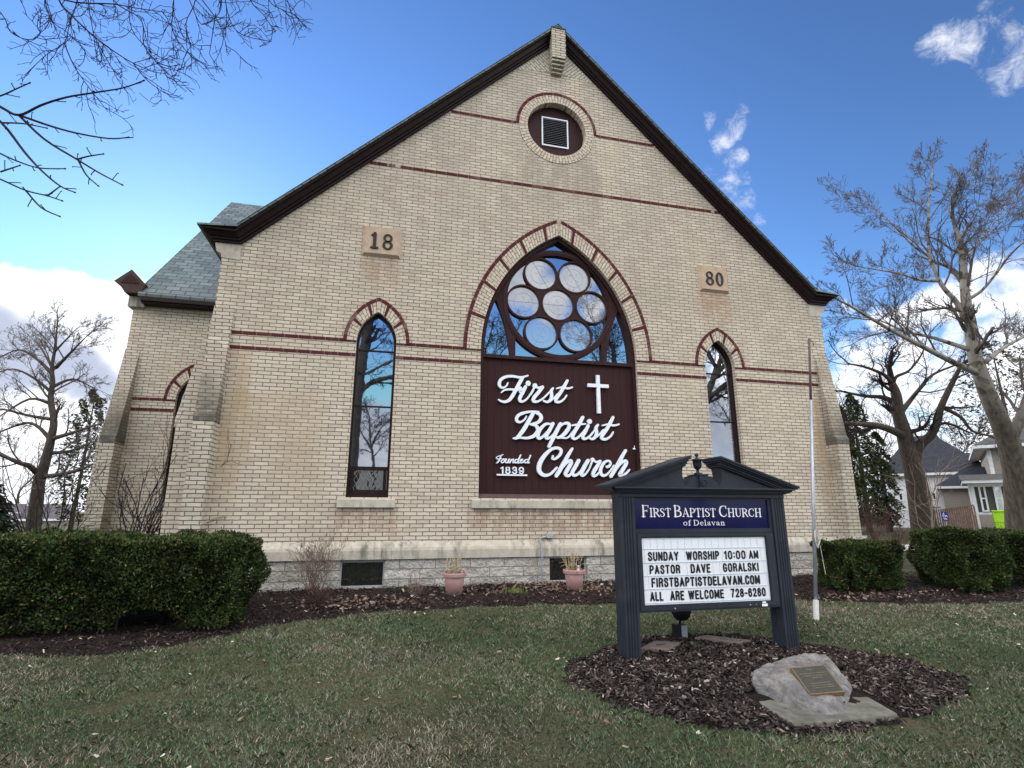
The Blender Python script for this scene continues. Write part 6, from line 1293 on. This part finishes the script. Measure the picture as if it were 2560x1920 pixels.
m = M(); m.box(e0, e0 + .22, dp - .02, dp + .14, zs0 + .002, zs1 - .002); m.box(e0 + .22, e1, dp, dp + .07, zs1 - .16, zs1 - .002); m.box(e0 + .22, e1, dp, dp + .07, zs0 + .002, zs0 + .10); tow(m).build('porch_trim', m_trim, h)
m = M(); m.box(f0, f1, dp - .5, d - .01, zs1, zs1 + .15); tow(m).build('porch_eaves', m_trim, h); zp = loc(2470, 1190, d - .1)[1]; m = M(); m.v = [(f0 - .05, dp - .55, zs1 + .152), (f1, dp - .55, zs1 + .152), (f1, d - .02, zp + .15), (f0 - .05, d - .02, zp + .15), (f0 - .05, d - .02, zs1 + .152), (f1, d - .02, zs1 + .152)]; m.f = [(0, 1, 2, 3), (3, 4, 0), (1, 5, 2), (0, 4, 5, 1), (2, 5, 4, 3)]; tow(m).build('porch_roof', m_roofgrey, h)
for u0, u1 in ((2443, 2474), (2480, 2514), (2528, 2562)):
    b0, z1 = loc(u0, 1211, dp); b1, z0 = loc(u1, 1277, dp); house_window(h, b0, b1, z0, z1, dp - .005)
p0 = loc(2432, 1215, dp)[0]; m = M(); zg = gnd(p0, dp); m.tube([(p0 - .05, dp - .06, zs1), (p0 - .04, dp - .06, zg + .25), (p0 - .10, dp - .08, zg + .1), (p0 - .75, dp - .25, zg + .03)], .055, 6); tow(m).build('downspout', m_trim, h)
# deck ramp with picket railing
dr = 25.5 * KD; r0, r1 = loc(2308, 1300, dr)[0], loc(2441, 1300, dr)[0]; h = thing('deck_ramp', 'weathered brown picket railing of a ramp beside the porch', 'railing', W_(r0, dr, -.95)); zg = gnd((r0 + r1) / 2, dr)
m = M(); zt0 = loc(2320, 1268, dr)[1]; zt1 = loc(2438, 1262, dr)[1]; mid_ = r0 + (r1 - r0) * .38
for (s0, s1, za, zb_) in ((r0, mid_, zt0 - .05, zt0), (mid_, r1, zt0 - .12, zt1)):
    m.add([(s0, dr - .05, za), (s1, dr - .05, zb_), (s1, dr + .05, zb_), (s0, dr + .05, za), (s0, dr - .05, za + .06), (s1, dr - .05, zb_ + .06), (s1, dr + .05, zb_ + .06), (s0, dr + .05, za + .06)], [(0, 1, 5, 4), (1, 2, 6, 5), (2, 3, 7, 6), (3, 0, 4, 7), (4, 5, 6, 7), (3, 2, 1, 0)])
tow(m).build('handrail', m_deck, h)
m = M(); k = 24
for i in range(k + 1):
    a = r0 + (r1 - r0) * i / k; zt_ = (zt0 - .05 if a < mid_ else zt0 - .12 + (zt1 - zt0 + .12) * (a - mid_) / (r1 - mid_)); m.box(a - .03, a + .03, dr - .02, dr + .02, zg - .05 if a < mid_ else zg + .05, zt_ - .002)
o = tow(m).build('pickets', m_deck, h); m = M(); m.box(r0, r1, dr + .06, dr + 1.2, zg + .12, zg + .2); tow(m).build('deck', m_deck, h)
ds = 24.2 * KD; a, z1 = loc(2352, 1277, ds); b, z0 = loc(2372, 1300, ds); h = thing('blue_sign', 'small blue accessibility sign in front of the deck railing', 'sign', W_((a + b) / 2, ds, -1))
m = M(); m.box(a, b, ds, ds + .02, z0, z1); tow(m).build('plate', plain('sign_blue', (.02, .03, .26), .4, .1, 9), h)
m = M(); cx_a, cz = (a + b) / 2, z0 + (z1 - z0) * .62; m.ribbon([(cx_a - .07, cz + .02), (cx_a - .06, cz - .06), (cx_a, cz - .08), (cx_a + .05, cz - .04)], .022, ds - .004, ds - .001); m.ribbon([(cx_a - .03, cz + .05), (cx_a - .02, cz - .01), (cx_a + .05, cz - .01), (cx_a + .09, cz - .07)], .025, ds - .005, ds - .001, 1); m.ring(cx_a - .03, cz + .085, .002, .024, ds - .004, ds - .001, n=12)
m.box(a + .04, b - .05, ds - .004, ds - .001, z0 + .09, z0 + .11); m.box(a + .06, b - .04, ds - .004, ds - .001, z0 + .05, z0 + .065); tow(m).build('symbol', m_signwhite, h); m = M(); zg = gnd(cx_a, ds); m.tube([(cx_a, ds + .04, zg - .1), (cx_a, ds + .04, z1 - .02)], .02, 6); tow(m).build('stake', m_galv, h)
# lime wheelie bin
db = 25.2 * KD; a, zt = loc(2477, 1274, db); b = loc(2519, 1274, db)[0]; cx_a = (a + b) / 2; zg = gnd(cx_a, db); w = (b - a) / 2 * .86; h = thing('wheelie_bin', 'lime green wheelie bin standing beside the porch', 'bin', W_(cx_a, db, zg)); m_lime = plain('lime_plastic', (.36, .68, .02), .4, .05, 6)
m = M(); H_ = zt - zg - .06; m.v = [(cx_a + sx * w * k_, db + sy * .36 * k_ + .36, zg + z) for z, k_ in ((.03, .74), (H_ * .62, .93), (H_ * .66, .99), (H_, 1.03)) for sx, sy in ((-1, -1), (1, -1), (1, 1), (-1, 1))]
m.f = [(3, 2, 1, 0), (12, 13, 14, 15)] + [(q + i, q + (i + 1) % 4, q + 4 + (i + 1) % 4, q + 4 + i) for q in (0, 4, 8) for i in range(4)]; tow(m).build('body', m_lime, h, bevel=.02)
m = M(); m.box(cx_a - w * 1.1, cx_a + w * 1.1, db - .05, db + .78, zg + H_ + .004, zg + H_ + .07); tow(m).build('lid', m_lime, h, bevel=.025)
m = M(); m.box(cx_a - w * .45, cx_a + w * .3, db - .012 + .045, db + .06, zg + H_ * .80, zg + H_ * .86); m.box(cx_a - w * .15, cx_a + w * .2, db + .055, db + .09, zg + H_ * .28, zg + H_ * .52); tow(m).build('marking', plain('dark_print', (.05, .09, .02), .6), h)
for s in (-1, 1):
    m = M(); c = W_(cx_a + s * w * .8, db + .72, zg + .1); q = Vector(HR) * .03; m.tube([Vector(c) - q, Vector(c) + q], [.1, .1], 12); m.build('wheel', m_letter, h)
# low house at the left
face(90)
d = 46 * KD; a0, zt = loc(-160, 1305, d); a1 = loc(176, 1305, d)[0]; h = thing('ranch_house', 'low cream house with a grey roof above the left hedge', 'house', W_(a0, d, -1.1)); m = M(); m.box(a0 + .4, a1 - .4, d, d + 8, -1.6, zt); tow(m).build('wall', m_cream, h)
zr_ = loc(100, 1262, d + 4)[1]; m = M(); m.v = [(a0, d - .5, zt), (a1, d - .5, zt), (a1, d + 4, zr_), (a0, d + 4, zr_), (a0, d + 8.5, zt), (a1, d + 8.5, zt)]; m.f = [(0, 1, 2, 3), (3, 2, 5, 4), (0, 3, 4), (1, 5, 2), (0, 4, 5, 1)]; rf_ = tow(m).build('roof', plain('dusky_shingles', (.07, .062, .072), .85, .2, 3), h)
m = M(); m.box(a0, a1, d - .58, d - .51, zt - .06, zt + .10); tow(m).build('gutter', m_trim, h)
m = M(); q = loc(72, 1262, d + 3); m.lathe([(.0, -.1), (.16, -.1), (.16, .3), (.10, .5), (.10, .9), (.16, .92), (.16, 1.0), (0, 1.05)], (q[0], d + 3, q[1] - .1), 10); tow(m).build('flue', m_galv, rf_)
m = M(); q = loc(24, 1288, d + 1.2); m.box(q[0] - .25, q[0] + .25, d + .9, d + 1.5, q[1] - .2, q[1] + .12); tow(m).build('roof_vent', m_trim, rf_)
for u0, u1 in ((20, 40), (118, 128)):
    b0, z1 = loc(u0, 1311, d); b1, z0 = loc(u1, 1326, d); house_window(h, b0, b1, z0, z1, d)
# handrail by the transept and pale drive at the right
rp = PX(378, 1336, 1.0); rq = PX(410, 1316, 1.0); t = thing('handrail', 'thin dark iron handrail by the transept above the hedge', 'handrail', (rq.x, 1.0, gz(rq.x, 1.0)))
m = M(); m.tube([rp, rq, rq + Vector((.02, 0, -.02))], .014, 6); m.build('rail', m_letter, t)
for x in (rp.x + .12, rq.x - .06):
    f_ = (x - rp.x) / (rq.x - rp.x); m = M(); m.tube([(x, 1.0, gz(x, 1.0) - .05), (x, 1.0, rp.z + (rq.z - rp.z) * f_)], .012, 6); m.build('baluster', m_letter, t)
face(1280)
m = M(); A_ = [(7.5, 19.3), (13.6, 19.3), (13.8, 22.6), (7.5, 22.6)]; nn_ = 14
for i in range(nn_ + 1):
    for j in range(5):
        a = 6.0 + 18.0 * i / nn_; dd = 18.6 + 3.4 * j / 4; p = W_(a, dd, 0); m.v.append((p[0], p[1], gz(p[0], p[1]) + .03))
for i in range(nn_):
    for j in range(4): q = i * 5 + j; m.f.append((q, q + 5, q + 6, q + 1))
tag(m.build('driveway', plain('pale_concrete', (.46, .45, .43), .9, .08, 2), smooth=True), kind='structure')
# distant bare trees
def far_tree(label, u, d, h, seed, rt=.2):
    p = PD(u, 1290, d); b = Vector((p.x, p.y, gz(p.x, p.y) - .1)); rnd = random.Random(seed)
    pts = [b + Vector((rnd.uniform(-.3, .3) * i, rnd.uniform(-.3, .3) * i, h * .75 * i / 4)) for i in range(5)]; return bare_tree('distant_tree', label, [(pts, rt, .05, True)], m_bark, m_twig, seed, 2, 1.6, h * .34, 'distant bare trees', t0=.28, wob=.16, up=.10, rmin=.018, k=[0, 5, 5], lr=.55)
for i, (lab, u, d, h) in enumerate([('bare tree rising behind the low house at the left', 40, 62, 9.5), ('brownish bare tree at the left edge beyond the low house', -70, 58, 10), ('bare tree between the left tree and the transept', 150, 66, 8.0),
        ('bare tree rising behind the dark roof of the white house', 2390, 52, 13), ('slender bare tree left of the white house', 2230, 60, 14), ('bare tree beyond the beige wing roof', 2430, 60, 12), ('bare tree just above the right hedge end', 2520, 70, 15), ('bare tree seen past the church corner', 2130, 62, 13)]): far_tree(lab, u, d, h, 60 + i)
